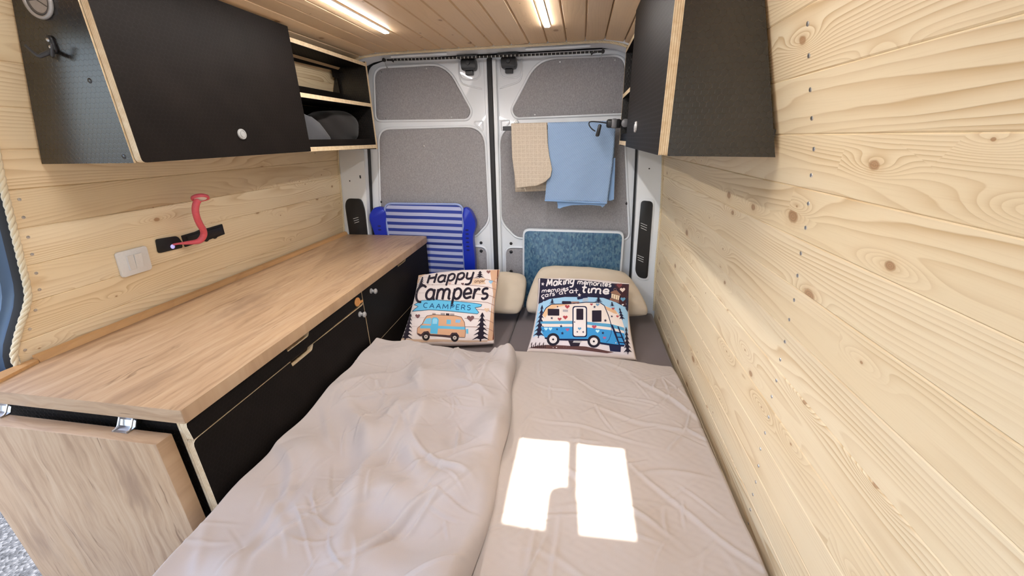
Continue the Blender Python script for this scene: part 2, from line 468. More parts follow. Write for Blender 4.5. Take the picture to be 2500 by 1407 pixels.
def lathe(bm, prof, center, axis, seg=20, mat=0):
    """prof = [(radius, distance along axis)]"""
    ax = Vector(axis).normalized(); ref = Vector((0, 0, 1)) if abs(ax.z) < 0.9 else Vector((1, 0, 0))
    u = ref.cross(ax).normalized(); v = ax.cross(u); c = Vector(center); rings = []
    for r, h in prof:
        if r < 1e-6: rings.append([bm.verts.new(c + ax * h)])
        else: rings.append([bm.verts.new(c + ax * h + (u * math.cos(2 * math.pi * k / seg) + v * math.sin(2 * math.pi * k / seg)) * r) for k in range(seg)])
    for a, b in zip(rings, rings[1:]):
        for k in range(seg):
            k2 = (k + 1) % seg
            if len(a) == 1 and len(b) == 1: continue
            if len(a) == 1: f = bm.faces.new((a[0], b[k], b[k2]))
            elif len(b) == 1: f = bm.faces.new((a[k], a[k2], b[0]))
            else: f = bm.faces.new((a[k], a[k2], b[k2], b[k]))
            f.material_index = mat

def smooth_path(pts, n=8, closed=False):
    P = [Vector(p) for p in pts]; m = len(P); out = []
    for i in range(m if closed else m - 1):
        g = lambda k: P[k % m] if closed else P[max(0, min(m - 1, k))]
        p0, p1, p2, p3 = g(i - 1), g(i), g(i + 1), g(i + 2)
        for k in range(n):
            t = k / n
            out.append(0.5 * ((2 * p1) + (p2 - p0) * t + (2 * p0 - 5 * p1 + 4 * p2 - p3) * t * t + (3 * p1 - p0 - 3 * p2 + p3) * t ** 3))
    if not closed: out.append(P[-1].copy())
    return out

def rope(name, pts, r, parent=None, turns=34.0):
    """three laid strands around a path"""
    P = smooth_path(pts, 10); T, Ns, Bs = frames(P); s = [0.0]
    for a, b in zip(P, P[1:]): s.append(s[-1] + (b - a).length)
    # resample evenly
    L = s[-1]; n = max(8, int(L / (r * 0.9))); Q = []; j = 0
    for i in range(n + 1):
        d = L * i / n
        while j < len(s) - 2 and s[j + 1] < d: j += 1
        t = (d - s[j]) / max(1e-9, s[j + 1] - s[j]); Q.append(P[j].lerp(P[j + 1], t))
    T, Ns, Bs = frames(Q); bm = bmesh.new()
    for k in range(3):
        st = []
        for i, q in enumerate(Q):
            a = 2 * math.pi * (k / 3) + L * i / n * 2 * math.pi / (r * 7.0)
            st.append(q + (Ns[i] * math.cos(a) + Bs[i] * math.sin(a)) * r * 0.45)
        tube(bm, st, r * 0.56, 6)
    return finish(name, bm, 'rope', parent, True, 80)

random.seed(7)
# ------------------------------------------------------------------ the setting
RWP = [(-0.2, 0.505), (0.0, 0.50), (0.5, 0.476), (0.7, 0.461), (0.9, 0.456), (1.1, 0.450), (1.25, 0.440), (1.349, 0.430), (1.4475, 0.412), (1.546, 0.383), (1.644, 0.355), (1.743, 0.325), (1.80, 0.30), (2.0, 0.22)]
LWP = [(-0.2, -1.535), (0.0, -1.53), (0.5, -1.515), (0.7, -1.505), (0.9, -1.490), (1.1, -1.468), (1.25, -1.455), (1.349, -1.447), (1.4475, -1.430), (1.546, -1.400), (1.644, -1.365), (1.743, -1.335), (1.80, -1.31), (2.0, -1.23)]
def prof(P, z):
    for (a, xa), (b, xb) in zip(P, P[1:]):
        if z <= b: return xa + (xb - xa) * (z - a) / (b - a)
    return P[-1][1]
rw = lambda z: prof(RWP, z)
lw = lambda z: prof(LWP, z)
PW = 0.0985
SEAMS = [1.546 + PW * k for k in range(-16, 3)] + [1.80]

def plank(name, sec, y0, y1, mat, parent):
    """sec = cross-section (x,z); y0/y1 = end positions, numbers or functions of z"""
    bm = bmesh.new()
    f0 = y0 if callable(y0) else (lambda z: y0); f1 = y1 if callable(y1) else (lambda z: y1)
    a = [bm.verts.new((x, f0(z), z)) for x, z in sec]; b = [bm.verts.new((x, f1(z), z)) for x, z in sec]
    bm.faces.new(a); bm.faces.new(list(reversed(b)))
    for i in range(len(sec)): bm.faces.new((a[i], b[i], b[(i + 1) % len(sec)], a[(i + 1) % len(sec)]))
    return finish(name, bm, mat, parent)

def wall_section(fx, s, z0, z1):               # s = +1 right wall, -1 left wall (outward)
    c = 0.0020
    return [(fx(z0) + s * 0.014, z0), (fx(z0) + s * 0.0022, z0), (fx(z0 + c), z0 + c), (fx(z1 - c), z1 - c), (fx(z1) + s * 0.0022, z1), (fx(z1) + s * 0.014, z1)]

# jamb line of the side door: y as a function of z
JAMB = [(-0.4, 0.66), (0.5, 0.68), (0.86, 0.697), (0.923, 0.690), (0.99, 0.722), (1.068, 0.766), (1.158, 0.778), (1.316, 0.797), (1.45, 0.810), (2.0, 0.82)]
jy = lambda z: prof(JAMB, z)

def backing(fx, s, y0, y1, z0=-0.05, z1=1.80, d0=0.0145, d1=0.05):
    bm = bmesh.new()
    zs = [z0] + [p for p in SEAMS if z0 < p < z1] + [z1]
    sec = [(fx(z) + s * d0, z) for z in zs] + [(fx(z) + s * d1, z) for z in reversed(zs)]
    prism(bm, sec, 'y', y0, y1)
    return bm

wall_right = tag(finish('wall_right', backing(rw, 1, -0.75, 2.41), 'underlay'), kind='structure')
for z0, z1 in zip(SEAMS, SEAMS[1:]):
    plank('plank', wall_section(rw, 1, z0 + 0.0001, z1 - 0.0001), -0.70, 2.285, 'pine_wall', wall_right)
bm = backing(lw, -1, 0.83, 2.41)
wall_left = tag(finish('wall_left', bm, 'underlay'), kind='structure')
for z0, z1 in zip(SEAMS, SEAMS[1:]):
    plank('plank', wall_section(lw, -1, z0 + 0.0001, z1 - 0.0001), jy, 2.285, 'pine_wall', wall_left)
bm = backing(lw, -1, -0.75, -0.55)
finish('front_panel', bm, 'underlay', wall_left)
bm = bmesh.new(); prism(bm, [(-1.34, 1.74), (-1.31, 1.80), (-1.67, 1.83), (-1.67, 1.79), (-1.46, 1.74)], 'y', -0.75, 0.84)
finish('door_header_sunshade', bm, 'bluepaint', wall_left)  # header with an added outward overhang that keeps sun off worktop and leaf

# screw heads in the boards, two to a board
def screw_mesh(name):
    bm = bmesh.new(); lathe(bm, [(0.0, 0.0012), (0.0022, 0.0012), (0.0036, 0.0008), (0.0042, 0.0), (0.0042, -0.001)], (0, 0, 0), (0, 0, 1), 10)
    bmesh.ops.recalc_face_normals(bm, faces=bm.faces)
    me = bpy.data.meshes.new(name); bm.to_mesh(me); bm.free(); me.materials.append(M['steel']); return me
SCREW = screw_mesh('screw')
def screw(parent, loc, nrm):
    o = bpy.data.objects.new('screw', SCREW); COL.objects.link(o); o.parent = parent
    o.matrix_parent_inverse = parent.matrix_world.inverted()
    o.location = loc; o.rotation_euler = Vector(nrm).to_track_quat('Z', 'Y').to_euler(); return o
rs = random.Random(3)
for z0, z1 in zip(SEAMS[4:], SEAMS[5:-1]):
    for t in (0.27, 0.74):
        z = z0 + (z1 - z0) * t
        screw(wall_right, (rw(z) - 0.0002, 0.839 + rs.uniform(-0.004, 0.004), z), (-1, 0, -0.1))
for z0, z1 in zip(SEAMS[9:], SEAMS[10:15]):
    for t in (0.28, 0.75):
        z = z0 + (z1 - z0) * t
        screw(wall_left, (lw(z) + 0.0002, jy(z) + 0.024, z), (1, 0, -0.1))

# ceiling
CZ = 1.88
CP = [(-1.34, 1.772), (-1.25, 1.838), (-1.164, 1.868), (-1.075, 1.8795)] + [(-1.075 + 0.0895 * k, 1.88) for k in range(1, 13)] + [(0.0895, 1.8795), (0.179, 1.866), (0.265, 1.836), (0.345, 1.772)]
SKY = (-0.2695, 0.0885, 0.195, 0.545)          # added roof window opening x0 x1 y0 y1
bm = bmesh.new()
for x0, x1, y0, y1 in ((-1.45, SKY[0] - 0.001, -0.75, 2.41), (SKY[1] + 0.001, 0.45, -0.75, 2.41), (SKY[0] - 0.001, SKY[1] + 0.001, -0.75, SKY[2]), (SKY[0] - 0.001, SKY[1] + 0.001, SKY[3], 2.41)):
    box(bm, (x0, y0, 1.896), (x1, y1, 1.93))
ceiling = tag(finish('ceiling', bm, 'underlay'), kind='structure')
for (xa, za), (xb, zb) in zip(CP, CP[1:]):
    d = Vector((xb - xa, zb - za)).normalized(); up = Vector((-d.y, d.x)); c = 0.0038
    A, B = Vector((xa, za)) + d * 0.0008, Vector((xb, zb)) - d * 0.0008
    sec = [tuple(A + up * 0.014), tuple(B + up * 0.014), tuple(B + up * 0.0060), tuple(B - d * c), tuple(A + d * c), tuple(A + up * 0.0060)]
    if xa > SKY[0] - 0.01 and xb < SKY[1] + 0.01: spans = ((-0.70, SKY[2]), (SKY[3], 2.20))
    else: spans = ((-0.70, 2.20),)
    for y0, y1 in spans: plank('plank', sec, y0, y1, 'pine_ceiling', ceiling)

# unseen roof window, added to give the sun patch on the bed its shape
w = thing('added_roof_window', (-0.09, 0.37, 1.88), kind='structure')
bm = bmesh.new()
for lo, hi in (((SKY[0], SKY[2], 1.872), (SKY[0] + 0.012, SKY[3], 1.955)), ((SKY[1] - 0.012, SKY[2], 1.872), (SKY[1], SKY[3], 1.955)),
               ((SKY[0] + 0.012, SKY[2], 1.872), (SKY[1] - 0.012, SKY[2] + 0.006, 1.955)), ((SKY[0] + 0.012, SKY[3] - 0.006, 1.872), (SKY[1] - 0.012, SKY[3], 1.955))):
    box(bm, lo, hi)
finish('window_frame', bm, 'white_plastic', w)
bm = bmesh.new(); box(bm, (-0.098, SKY[2] + 0.006, 1.915), (-0.070, SKY[3] - 0.006, 1.935)); finish('mullion', bm, 'white_plastic', w)
bm = bmesh.new(); prism(bm, rounded([(-0.150, SKY[2] + 0.007), (-0.060, SKY[2] + 0.007), (-0.066, SKY[2] + 0.13), (-0.10, SKY[2] + 0.165), (-0.145, SKY[2] + 0.145)], 0.02), 'z', 1.900, 1.914)
finish('sun_notch_blocker', bm, 'white_plastic', w)  # added blocker, cuts the notch into the sun patch
for xa, xb in ((SKY[0] + 0.0125, -0.0985), (-0.0695, SKY[1] - 0.0125)):
    bm = bmesh.new(); box(bm, (xa, SKY[2] + 0.0065, 1.94), (xb, SKY[3] - 0.0065, 1.944)); finish('pane', bm, 'acrylic', w)

# floor, front bulkhead with windscreen opening, ground outside
bm = bmesh.new(); box(bm, (-1.56, -0.75, -0.05), (0.52, 2.41, 0.0)); tag(finish('floor', bm, 'floor'), kind='structure')
bm = bmesh.new()
for lo, hi in (((-1.56, -0.78, 0.0), (0.52, -0.72, 0.62)), ((-1.56, -0.78, 1.76), (0.52, -0.72, 1.95)), ((-1.56, -0.78, 0.62), (-1.32, -0.72, 1.76)), ((0.32, -0.78, 0.62), (0.52, -0.72, 1.76))):
    box(bm, lo, hi)
tag(finish('wall_front', bm, 'paint'), kind='structure')
bm = bmesh.new(); box(bm, (-40, -40, -0.40), (40, 40, -0.35)); tag(finish('ground', bm, 'gravel'), kind='structure')

# side door jamb: painted body edge, dark seal
prof_plan = [(0.0, 0.004, 0), (-0.006, -0.004, 0), (-0.012, -0.008, 0), (-0.015, -0.004, 1), (-0.026, -0.010, 1), (-0.030, -0.022, 1), (-0.042, -0.024, 1), (-0.047, -0.036, 1), (-0.080, -0.055, 1), (-0.165, -0.100, 1), (-0.165, 0.06, 1), (-0.05, 0.06, 1)]
zs = [-0.12 + 0.03 * k for k in range(65)]
bm = bmesh.new(); rings = []
for z in zs:
    if z > 1.80: break
    zz = z
    ysm = (jy(zz - 0.03) + jy(zz) + jy(zz + 0.03)) / 3
    fk = 0.35 if zz < 0.86 else 1.0
    rings.append([bm.verts.new((lw(zz) + dx * fk - 0.006, ysm + dy * fk - 0.008, zz)) for dx, dy, m in prof_plan])
for a, b in zip(rings, rings[1:]):
    for k in range(len(prof_plan) - 1):
        f = bm.faces.new((a[k], a[k + 1], b[k + 1], b[k])); f.material_index = prof_plan[k][2] if prof_plan[k + 1][2] else 0
tag(finish('trim_1', bm, ['rubber', 'bluepaint'], None, True, 50), kind='structure')
pts = []
for z in np.linspace(0.875, 1.80, 34):
    ysm = (jy(z - 0.015) + jy(z) + jy(z + 0.015)) / 3
    pts.append((lw(z) + 0.006, ysm - 0.004, z))
tag(rope('trim_2', pts, 0.0082), kind='structure')
tag(rope('trim_3', [(lw(z) + 0.004, 2.287, z) for z in np.linspace(0.90, 1.43, 12)], 0.0055), kind='structure')
tag(rope('trim_4', [(rw(z) - 0.004, 2.287, z) for z in np.linspace(0.46, 1.42, 16)], 0.0060), kind='structure')
tag(rope('trim_5', [(-1.245, 2.20, 1.822), (-1.20, 2.202, 1.848), (-1.15, 2.204, 1.864), (-1.05, 2.206, 1.873)] + [(-0.95 + 0.1 * k, 2.206, 1.8745) for k in range(10)] + [(0.08, 2.206, 1.872), (0.16, 2.204, 1.858), (0.24, 2.20, 1.828)], 0.0065), kind='structure')

# ------------------------------------------------------------------ rear doors and frame
KR = 1.055
mir = lambda poly: [(-0.49 + (-1.006 - x + 0.49) * (KR if x < -0.7 else 1.0), z) for x, z in reversed(poly)]
DOOR = [(-1.345, 0.05), (-0.518, 0.05), (-0.514, 1.868), (-1.11, 1.868), (-1.195, 1.845), (-1.245, 1.72), (-1.262, 1.40), (-1.305, 1.00), (-1.325, 0.65)]
UP = [(-1.195, 1.564), (-0.645, 1.558), (-0.622, 1.600), (-0.752, 1.830), (-1.165, 1.832)]; UPR = [0.035, 0.025, 0.03, 0.09, 0.06]
LO = [(-1.262, 0.88), (-0.640, 0.88), (-0.547, 0.975), (-0.550, 1.512), (-1.185, 1.512)]; LOR = [0.05, 0.03, 0.05, 0.11, 0.07]
SM = [(-0.72, 0.42), (-0.562, 0.42), (-0.566, 0.806), (-0.72, 0.806)]; SMR = [0.02, 0.02, 0.045, 0.02]
def rear_door(name, m):
    f = mir if m else (lambda p: p)
    rr = (lambda r: list(reversed(r))) if m else (lambda r: r)
    bm = bmesh.new(); prism(bm, rounded(f(DOOR), 0.02), 'y', 2.356, 2.40, bev=0.004)
    d = tag(finish(name, bm, 'paint', None, True, 40), kind='structure')
    for nm, poly, r in (('felt_panel', UP, UPR), ('felt_panel', LO, LOR), ('felt_panel', SM, SMR)):
        out = rounded(f(poly), rr(r), 7)
        bm = bmesh.new(); prism(bm, out, 'y', 2.3505, 2.3555, bev=0.0015); p = finish(nm, bm, 'felt', d, True, 40)
        bm = bmesh.new()
        c = Vector((sum(q[0] for q in out) / len(out), 0, sum(q[1] for q in out) / len(out)))
        ring = []
        for q in out:
            v = Vector((q[0], 2.3535, q[1])); k = (v - Vector((c.x, 2.3535, c.z))); ring.append(v + k.normalized() * 0.0085 + Vector((0, 0.0025, 0)))
        tube(bm, ring, 0.0075, 8, closed=True); finish('pressed_lip', bm, 'paint', d, True, 80)
        bm = bmesh.new()
        for i, q in enumerate(ring): ring[i] = q - (q - Vector((c.x, 2.3535, c.z))).normalized() * 0.0085
        tube(bm, ring, 0.0022, 5, closed=True); finish('panel_outline', bm, 'rubber', d)  # thin dark line traced around each felt panel
    return d
door_1 = rear_door('door_1', False)
door_2 = rear_door('door_2', True)
mx = lambda x, m: (-0.49 + (-0.516 - x) * (KR if x < -0.7 else 1.0)) if m else x
for m, d in ((False, door_1), (True, door_2)):
    # pressed relief around the hinges, beads
    for pts in ([(-0.675, 1.845), (-0.678, 1.80), (-0.665, 1.768), (-0.64, 1.757), (-0.59, 1.757), (-0.565, 1.77), (-0.556, 1.80), (-0.556, 1.845)],
                [(-0.678, 1.79), (-0.672, 1.755), (-0.655, 1.735), (-0.61, 1.722), (-0.553, 1.708)],
                [(-0.600, 1.545), (-0.562, 1.545), (-0.556, 1.535), (-0.556, 1.502), (-0.566, 1.500), (-0.600, 1.53), (-0.604, 1.54), (-0.600, 1.545)]):
        bm = bmesh.new(); tube(bm, smooth_path([(mx(x, m), 2.3555, z) for x, z in pts], 4), 0.0042, 6); finish('pressed_bead', bm, 'paint', d, True, 80)
    # hinge block
    cx = mx(-0.612, m)
    bm = bmesh.new()
    prism(bm, rounded([(cx - 0.036, 1.796), (cx + 0.036, 1.796), (cx + 0.041, 1.818), (cx + 0.036, 1.852), (cx - 0.036, 1.852), (cx - 0.041, 1.83)], 0.008), 'y', 2.305, 2.357, bev=0.004)
    h = finish('hinge', bm, 'plastic_black', d, True, 40)
    bm = bmesh.new(); box(bm, (cx - 0.022, 2.325, 1.776), (cx + 0.018, 2.357, 1.7965), 0.003); finish('hinge_tab', bm, 'plastic_black', h)
    bm = bmesh.new(); box(bm, (cx - 0.055, 2.285, 1.8525), (cx + 0.055, 2.335, 1.864), 0.003); finish('hinge_plate', bm, 'plastic_black', h)
    bm = bmesh.new(); lathe(bm, [(0.0, 0.006), (0.010, 0.005), (0.012, 0.0)], (cx, 2.306, 1.83), (0, -1, 0), 12); finish('hinge_bolt', bm, 'plastic_black', h)
    # plugs and rivets
    for x, z, r, mt in ((-0.599, 0.838, 0.0095, 'rubber'), (-0.599, 0.786, 0.0105, 'rubber'), (-0.597, 0.657, 0.0105, 'rubber'), (-1.236, 1.09, 0.011, 'rubber')):
        bm = bmesh.new(); lathe(bm, [(0.0, 0.006), (r * 0.7, 0.005), (r, 0.002), (r, -0.001)], (mx(x, m), 2.3555 if z > 0.8 or x < -1 else 2.350, z), (0, -1, 0), 12); finish('plug', bm, mt, d, True, 50)
    for x, z in ((-1.125, 1.815), (-0.860, 1.820), (-1.135, 1.575), (-0.735, 1.570)):
        bm = bmesh.new(); lathe(bm, [(0.0, 0.0025), (0.003, 0.002), (0.0042, 0.0)], (mx(x, m), 2.3503, z), (0, -1, 0), 8); finish('rivet', bm, 'steel', d, True, 50)
bm = bmesh.new(); lathe(bm, [(0.0, 0.003), (0.004, 0.0028), (0.0065, 0.0)], (-0.918, 2.3503, 1.418), (0, -1, 0), 12); finish('rivet', bm, 'steel', door_1, True, 50)
bm = bmesh.new(); box(bm, (-0.5165, 2.337, 0.05), (-0.4905, 2.40, 1.853), 0.004); finish('centre_seal', bm, 'rubber', door_1, True, 40)
bm = bmesh.new(); box(bm, (-0.535, 2.346, 0.06), (-0.518, 2.3565, 1.848), 0.003); finish('edge_flange', bm, 'paint', door_1, True, 40)
bm = bmesh.new(); box(bm, (-0.4885, 2.338, 0.06), (-0.467, 2.3565, 1.848), 0.004); finish('edge_flange', bm, 'paint', door_2, True, 40)

wall_rear = thing('wall_rear', (-0.5, 2.3, 0.0), kind='structure')
PL = [(-1.515, 0.34), (-1.338, 0.34), (-1.330, 0.65), (-1.312, 1.00), (-1.270, 1.40), (-1.252, 1.72), (-1.22, 1.83), (-1.34, 1.84), (-1.452, 1.36), (-1.485, 0.95)]
PR = [(0.338, 0.34), (0.330, 0.65), (0.318, 1.00), (0.303, 1.37), (0.275, 1.72), (0.225, 1.83), (0.33, 1.84), (0.437, 1.36), (0.459, 0.9), (0.480, 0.45), (0.486, 0.34)]
for nm, poly in (('pillar', PL), ('pillar', PR)):
    bm = bmesh.new(); prism(bm, poly, 'y', 2.292, 2.334, bev=0.005); finish(nm, bm, 'paint', wall_rear, True, 40)
for path in ([(-1.334, 0.2), (-1.325, 0.65), (-1.308, 1.0), (-1.266, 1.40), (-1.248, 1.72), (-1.205, 1.848), (-1.15, 1.875), (-1.06, 1.885), (-0.80, 1.886), (-0.52, 1.886)],
             [(0.337, 0.2), (0.3275, 0.65), (0.3155, 1.0), (0.3000, 1.37), (0.272, 1.72), (0.22, 1.842), (0.16, 1.870), (0.05, 1.883), (-0.2, 1.886), (-0.49, 1.886)]):
    bm = bmesh.new(); tube(bm, smooth_path([(x, 2.343, z) for x, z in path], 5), 0.009, 8); finish('door_seal', bm, 'rubber', wall_rear, True, 80)
bm = bmesh.new()                                # header: pressed steel above the doors
HS = [(2.195, 1.897), (2.205, 1.880), (2.235, 1.878), (2.262, 1.868), (2.290, 1.866), (2.318, 1.868), (2.345, 1.8795), (2.36, 1.90)]
xs = [-1.30, -1.25, -1.20, -1.15, -1.08] + [-1.0 + 0.1 * k for k in range(11)] + [0.08, 0.15, 0.20, 0.25, 0.30]
drop = lambda x: 0.105 * max(0.0, (abs(x + 0.5) - 0.55) / 0.25) ** 2.2 if abs(x + 0.5) > 0.55 else 0.0
rings = [[bm.verts.new((x, y, z - min(0.10, drop(x)) * (0.85 if i < 7 else 0.5))) for i, (y, z) in enumerate(HS)] for x in xs]
for a, b in zip(rings, rings[1:]):
    for k in range(len(HS) - 1): bm.faces.new((a[k], a[k + 1], b[k + 1], b[k]))
finish('header', bm, 'paint', wall_rear, True, 50)
for x0, x1 in ((-1.02, -0.70), (-0.30, 0.03)):
    bm = bmesh.new(); prism(bm, rounded([(x0, 2.245), (x1, 2.245), (x1 - 0.05, 2.282), (x0 + 0.02, 2.282)], 0.012), 'z', 1.861, 1.872, bev=0.004); finish('pressed_rib', bm, 'paint', wall_rear, True, 50)
bm = bmesh.new(); box(bm, (-1.60, 2.402, -0.05), (0.60, 2.44, 1.95)); finish('outer_skin', bm, 'rubber', wall_rear)
def vent(poly, marks):
    bm = bmesh.new(); prism(bm, rounded(poly, 0.022, 5), 'y', 2.2835, 2.2915, bev=0.002); v = finish('vent', bm, 'plastic_black', wall_rear, True, 40)
    for cx, cz, s in marks:
        for k in range(3):
            bm = bmesh.new(); zc = cz + (k - 1) * 0.0135
            dx, dz = 0.017, 0.0045 * s
            a, b = Vector((cx - dx + (k - 1) * -0.002, 2.2825, zc - dz)), Vector((cx + dx, 2.2825, zc + dz))
            tube(bm, [a, b], 0.0016, 6); finish('vent_slot', bm, 'line_white', v)
vent([(-1.452, 0.80), (-1.330, 0.80), (-1.318, 1.05), (-1.330, 1.118), (-1.425, 1.120), (-1.446, 1.08)], [(-1.385, 0.985, 1)])
vent([(0.343, 0.705), (0.366, 0.668), (0.417, 0.660), (0.410, 0.88), (0.402, 1.112), (0.338, 1.118), (0.340, 0.9)], [(0.366, 0.972, -1.6), (0.366, 0.785, -1.6)])
bm = bmesh.new(); prism(bm, rounded([(0.334, 0.70), (0.362, 0.656), (0.425, 0.648), (0.418, 0.88), (0.409, 1.125), (0.330, 1.131), (0.332, 0.9)], 0.024, 5), 'y', 2.288, 2.2918, bev=0.0015); finish('vent_surround', bm, 'paint', wall_rear, True, 40)
for x, z in ((-1.392, 1.225), (0.365, 1.285)):
    bm = bmesh.new(); lathe(bm, [(0.0, 0.001), (0.004, 0.001), (0.004, -0.001)], (x, 2.2915, z), (0, -1, 0), 8); finish('plug', bm, 'rubber', wall_rear)
bm = bmesh.new(); box(bm, (-1.322, 2.290, 1.24), (-1.314, 2.2918, 1.258)); finish('plug', bm, 'rubber', wall_rear)
# ------------------------------------------------------------------ ceiling light strips
for x, y1, lab in ((-0.826, 1.815, 'slim lit light strip in the ceiling above the long worktop side'), (-0.157, 1.88, 'slim lit light strip in the ceiling nearer the plain pine wall')):
    t = thing('light_strip', (x, 1.0, 1.874), lab, 'light', 'ceiling light strips')
    bm = bmesh.new(); box(bm, (x - 0.0125, 0.62, 1.8755), (x + 0.0125, y1 + 0.003, 1.8798)); finish('housing', bm, 'white_plastic', t)
    bm = bmesh.new(); box(bm, (x - 0.0105, 0.622, 1.8715), (x + 0.0105, y1, 1.8752), 0.002); finish('diffuser', bm, 'led', t)

# ------------------------------------------------------------------ worktop and base units (front line runs slightly inwards to the rear)
TAP = -0.0345
def shear(bm, y0=0.593):
    for v in bm.verts: v.co.x += TAP * (v.co.y - y0)
CT = 0.893
bm = bmesh.new()
poly = rounded([(-0.862, 0.593), (-0.862 + TAP * 1.69, 2.283), (-1.482, 2.283), (-1.482, 0.593)], [0.004, 0.028, 0.002, 0.004], 5)
prism(bm, poly, 'z', CT - 0.037, CT, 0, 1, bev=0.0022)
for f in bm.faces:
    if abs(f.normal.y) > 0.8 : f.material_index = 1
    elif abs(f.normal.z) < 0.5: f.material_index = 0
wt = tag(finish('worktop', bm, ['oak', 'oak_edge'], None, True, 30), 'long oak-look worktop with dark grain cracks along the left wall', 'worktop')
bm = bmesh.new()
prism(bm, [(-1.4815, CT + 0.0003), (-1.458, CT + 0.0003), (-1.463, CT + 0.016), (-1.4765, CT + 0.020)], 'y', 0.72, 2.28)
finish('upstand', bm, 'pine_trim', wt)
bm = bmesh.new(); prism(bm, rounded([(-1.481, 0.60), (-1.425, 0.60), (-1.4575, 0.7195), (-1.481, 0.7195)], 0.004), 'z', CT + 0.0003, CT + 0.009, bev=0.002); finish('upstand', bm, 'pine_trim', wt)

# hanging leaf at the near end
lf = thing('folding_leaf', (-1.22, 0.57, 0.20), 'thick oak-look table leaf hanging folded down at the worktop end', 'table leaf')
bm = bmesh.new(); box(bm, (-1.545, 0.552, 0.20), (-0.905, 0.5895, 0.828), 0.002)
for f in bm.faces: f.material_index = 1 if abs(f.normal.z) > 0.7 else 0
finish('leaf_board', bm, ['oak_leaf', 'oak_edge'], lf, True, 30)
for x in (-1.405, -1.030):
    bm = bmesh.new()
    pts = [(0.5935, 0.8555), (0.598, 0.845), (0.592, 0.832), (0.580, 0.8295), (0.573, 0.8295), (0.573, 0.8285), (0.580, 0.8285), (0.594, 0.829), (0.6005, 0.845), (0.597, 0.8555)]
    prism(bm, pts, 'x', x - 0.022, x + 0.022); h = finish('hinge', bm, 'steel', lf)
    for dx in (-0.019, 0.019):
        bm = bmesh.new(); tube(bm, smooth_path([(x + dx, 0.573, 0.8305), (x + dx, 0.584, 0.833), (x + dx, 0.592, 0.846), (x + dx, 0.597, 0.855)], 4), 0.0022, 6); finish('hinge_arm', bm, 'steel', h, True, 80)

FX = -0.871
def front(name, poly, parent, th=0.019):
    """a cabinet front: dark film on the face, pale plywood on the edges"""
    bm = bmesh.new(); prism(bm, poly, 'x', FX - th, FX, 0, 1); shear(bm)
    return finish(name, bm, ['film_yz', 'ply_x'], parent, False)
def notched(y0, y1, z0, z1, n0, n1, dep):
    body = rounded([(y0, z0), (y1, z0), (y1, z1)], [0.004, 0.004, 0.012], 3)
    notch = rounded([(n1 + 0.012, z1), (n1, z1 - dep), (n0, z1 - dep), (n0 - 0.004, z1)], [0.004, 0.007, 0.004, 0.002], 3)
    return body + notch + rounded([(y1, z1), (y0, z1), (y0, z0)], [0, 0.014, 0.0], 3)[1:-1]
def knob(parent, y, z, r=0.0125, name='knob'):
    x = FX + TAP * (y - 0.593)
    bm = bmesh.new(); lathe(bm, [(r * 0.95, -0.001), (r * 0.95, 0.003), (r * 0.55, 0.006), (r * 0.5, 0.014), (r * 0.85, 0.018), (r, 0.023), (r * 0.7, 0.027), (0.0, 0.0275)], (x, y, z), (1, 0, 0), 18)
    return finish(name, bm, 'silver_plastic', parent, True, 50)
def carcass(parent, y0, y1):
    bm = bmesh.new(); box(bm, (-1.465 - TAP * 0, y0, 0.002), (FX - 0.0205, y1, 0.8545))
    for v in bm.verts:
        if v.co.x > -1.2: v.co.x += TAP * (v.co.y - 0.593)
    for f in bm.faces: f.material_index = 0
    finish('carcass', bm, 'film_xz', parent)
u1 = thing('drawer_unit', (-1.15, 1.0, 0.0), 'dark base unit with two wide drawers below the near half of the worktop', 'cabinet')
carcass(u1, 0.612, 1.4345)
bm = bmesh.new(); box(bm, (FX - 0.034, 0.6055, 0.002), (FX - 0.0215, 0.6118, 0.8545)); finish('edge_strip', bm, 'ply_x', u1)
dr = front('drawer_front', notched(0.600, 1.433, 0.8015, 0.8545, 0.952, 1.058, 0.0185), u1)
dr2 = front('drawer_front', notched(0.600, 1.433, 0.30, 0.7985, 0.957, 1.062, 0.0185), u1)
knob(dr2, 1.392, 0.765)
front('drawer_front', rounded([(0.600, 0.02), (1.433, 0.02), (1.433, 0.297), (0.600, 0.297)], 0.008), u1)
xk = FX + TAP * (1.39 - 0.593)
tg = None
bm = bmesh.new(); ring = [(xk + 0.003, 1.387 + 0.0175 * math.cos(a), 0.8235 + 0.0165 * math.sin(a)) for a in np.linspace(0, 2 * math.pi, 25)[:-1]]
tube(bm, ring, 0.0028, 6, closed=True)
prism(bm, [(p[1], p[2]) for p in ring], 'x', xk + 0.001, xk + 0.0035)
tg = tag(finish('pull_tag', bm, 'leather', dr, True, 40), 'orange leather pull tag')
bm = bmesh.new(); prism(bm, rounded([(1.396, 0.8085), (1.430, 0.8075), (1.430, 0.8165), (1.402, 0.8195)], 0.003), 'x', xk - 0.001, xk + 0.003); finish('tag_strap', bm, 'leather', dr)

u2 = thing('door_unit', (-1.15, 1.86, 0.0), 'dark base unit with a single door below the rear end of the worktop', 'cabinet')
carcass(u2, 1.4355, 2.275)
d = front('cabinet_door', notched(1.4365, 2.272, 0.572, 0.8545, 1.822, 1.925, 0.016), u2)
knob(d, 1.514, 0.823)
front('lower_panel', rounded([(1.4365, 0.02), (2.272, 0.02), (2.272, 0.569), (1.4365, 0.569)], 0.004), u2)

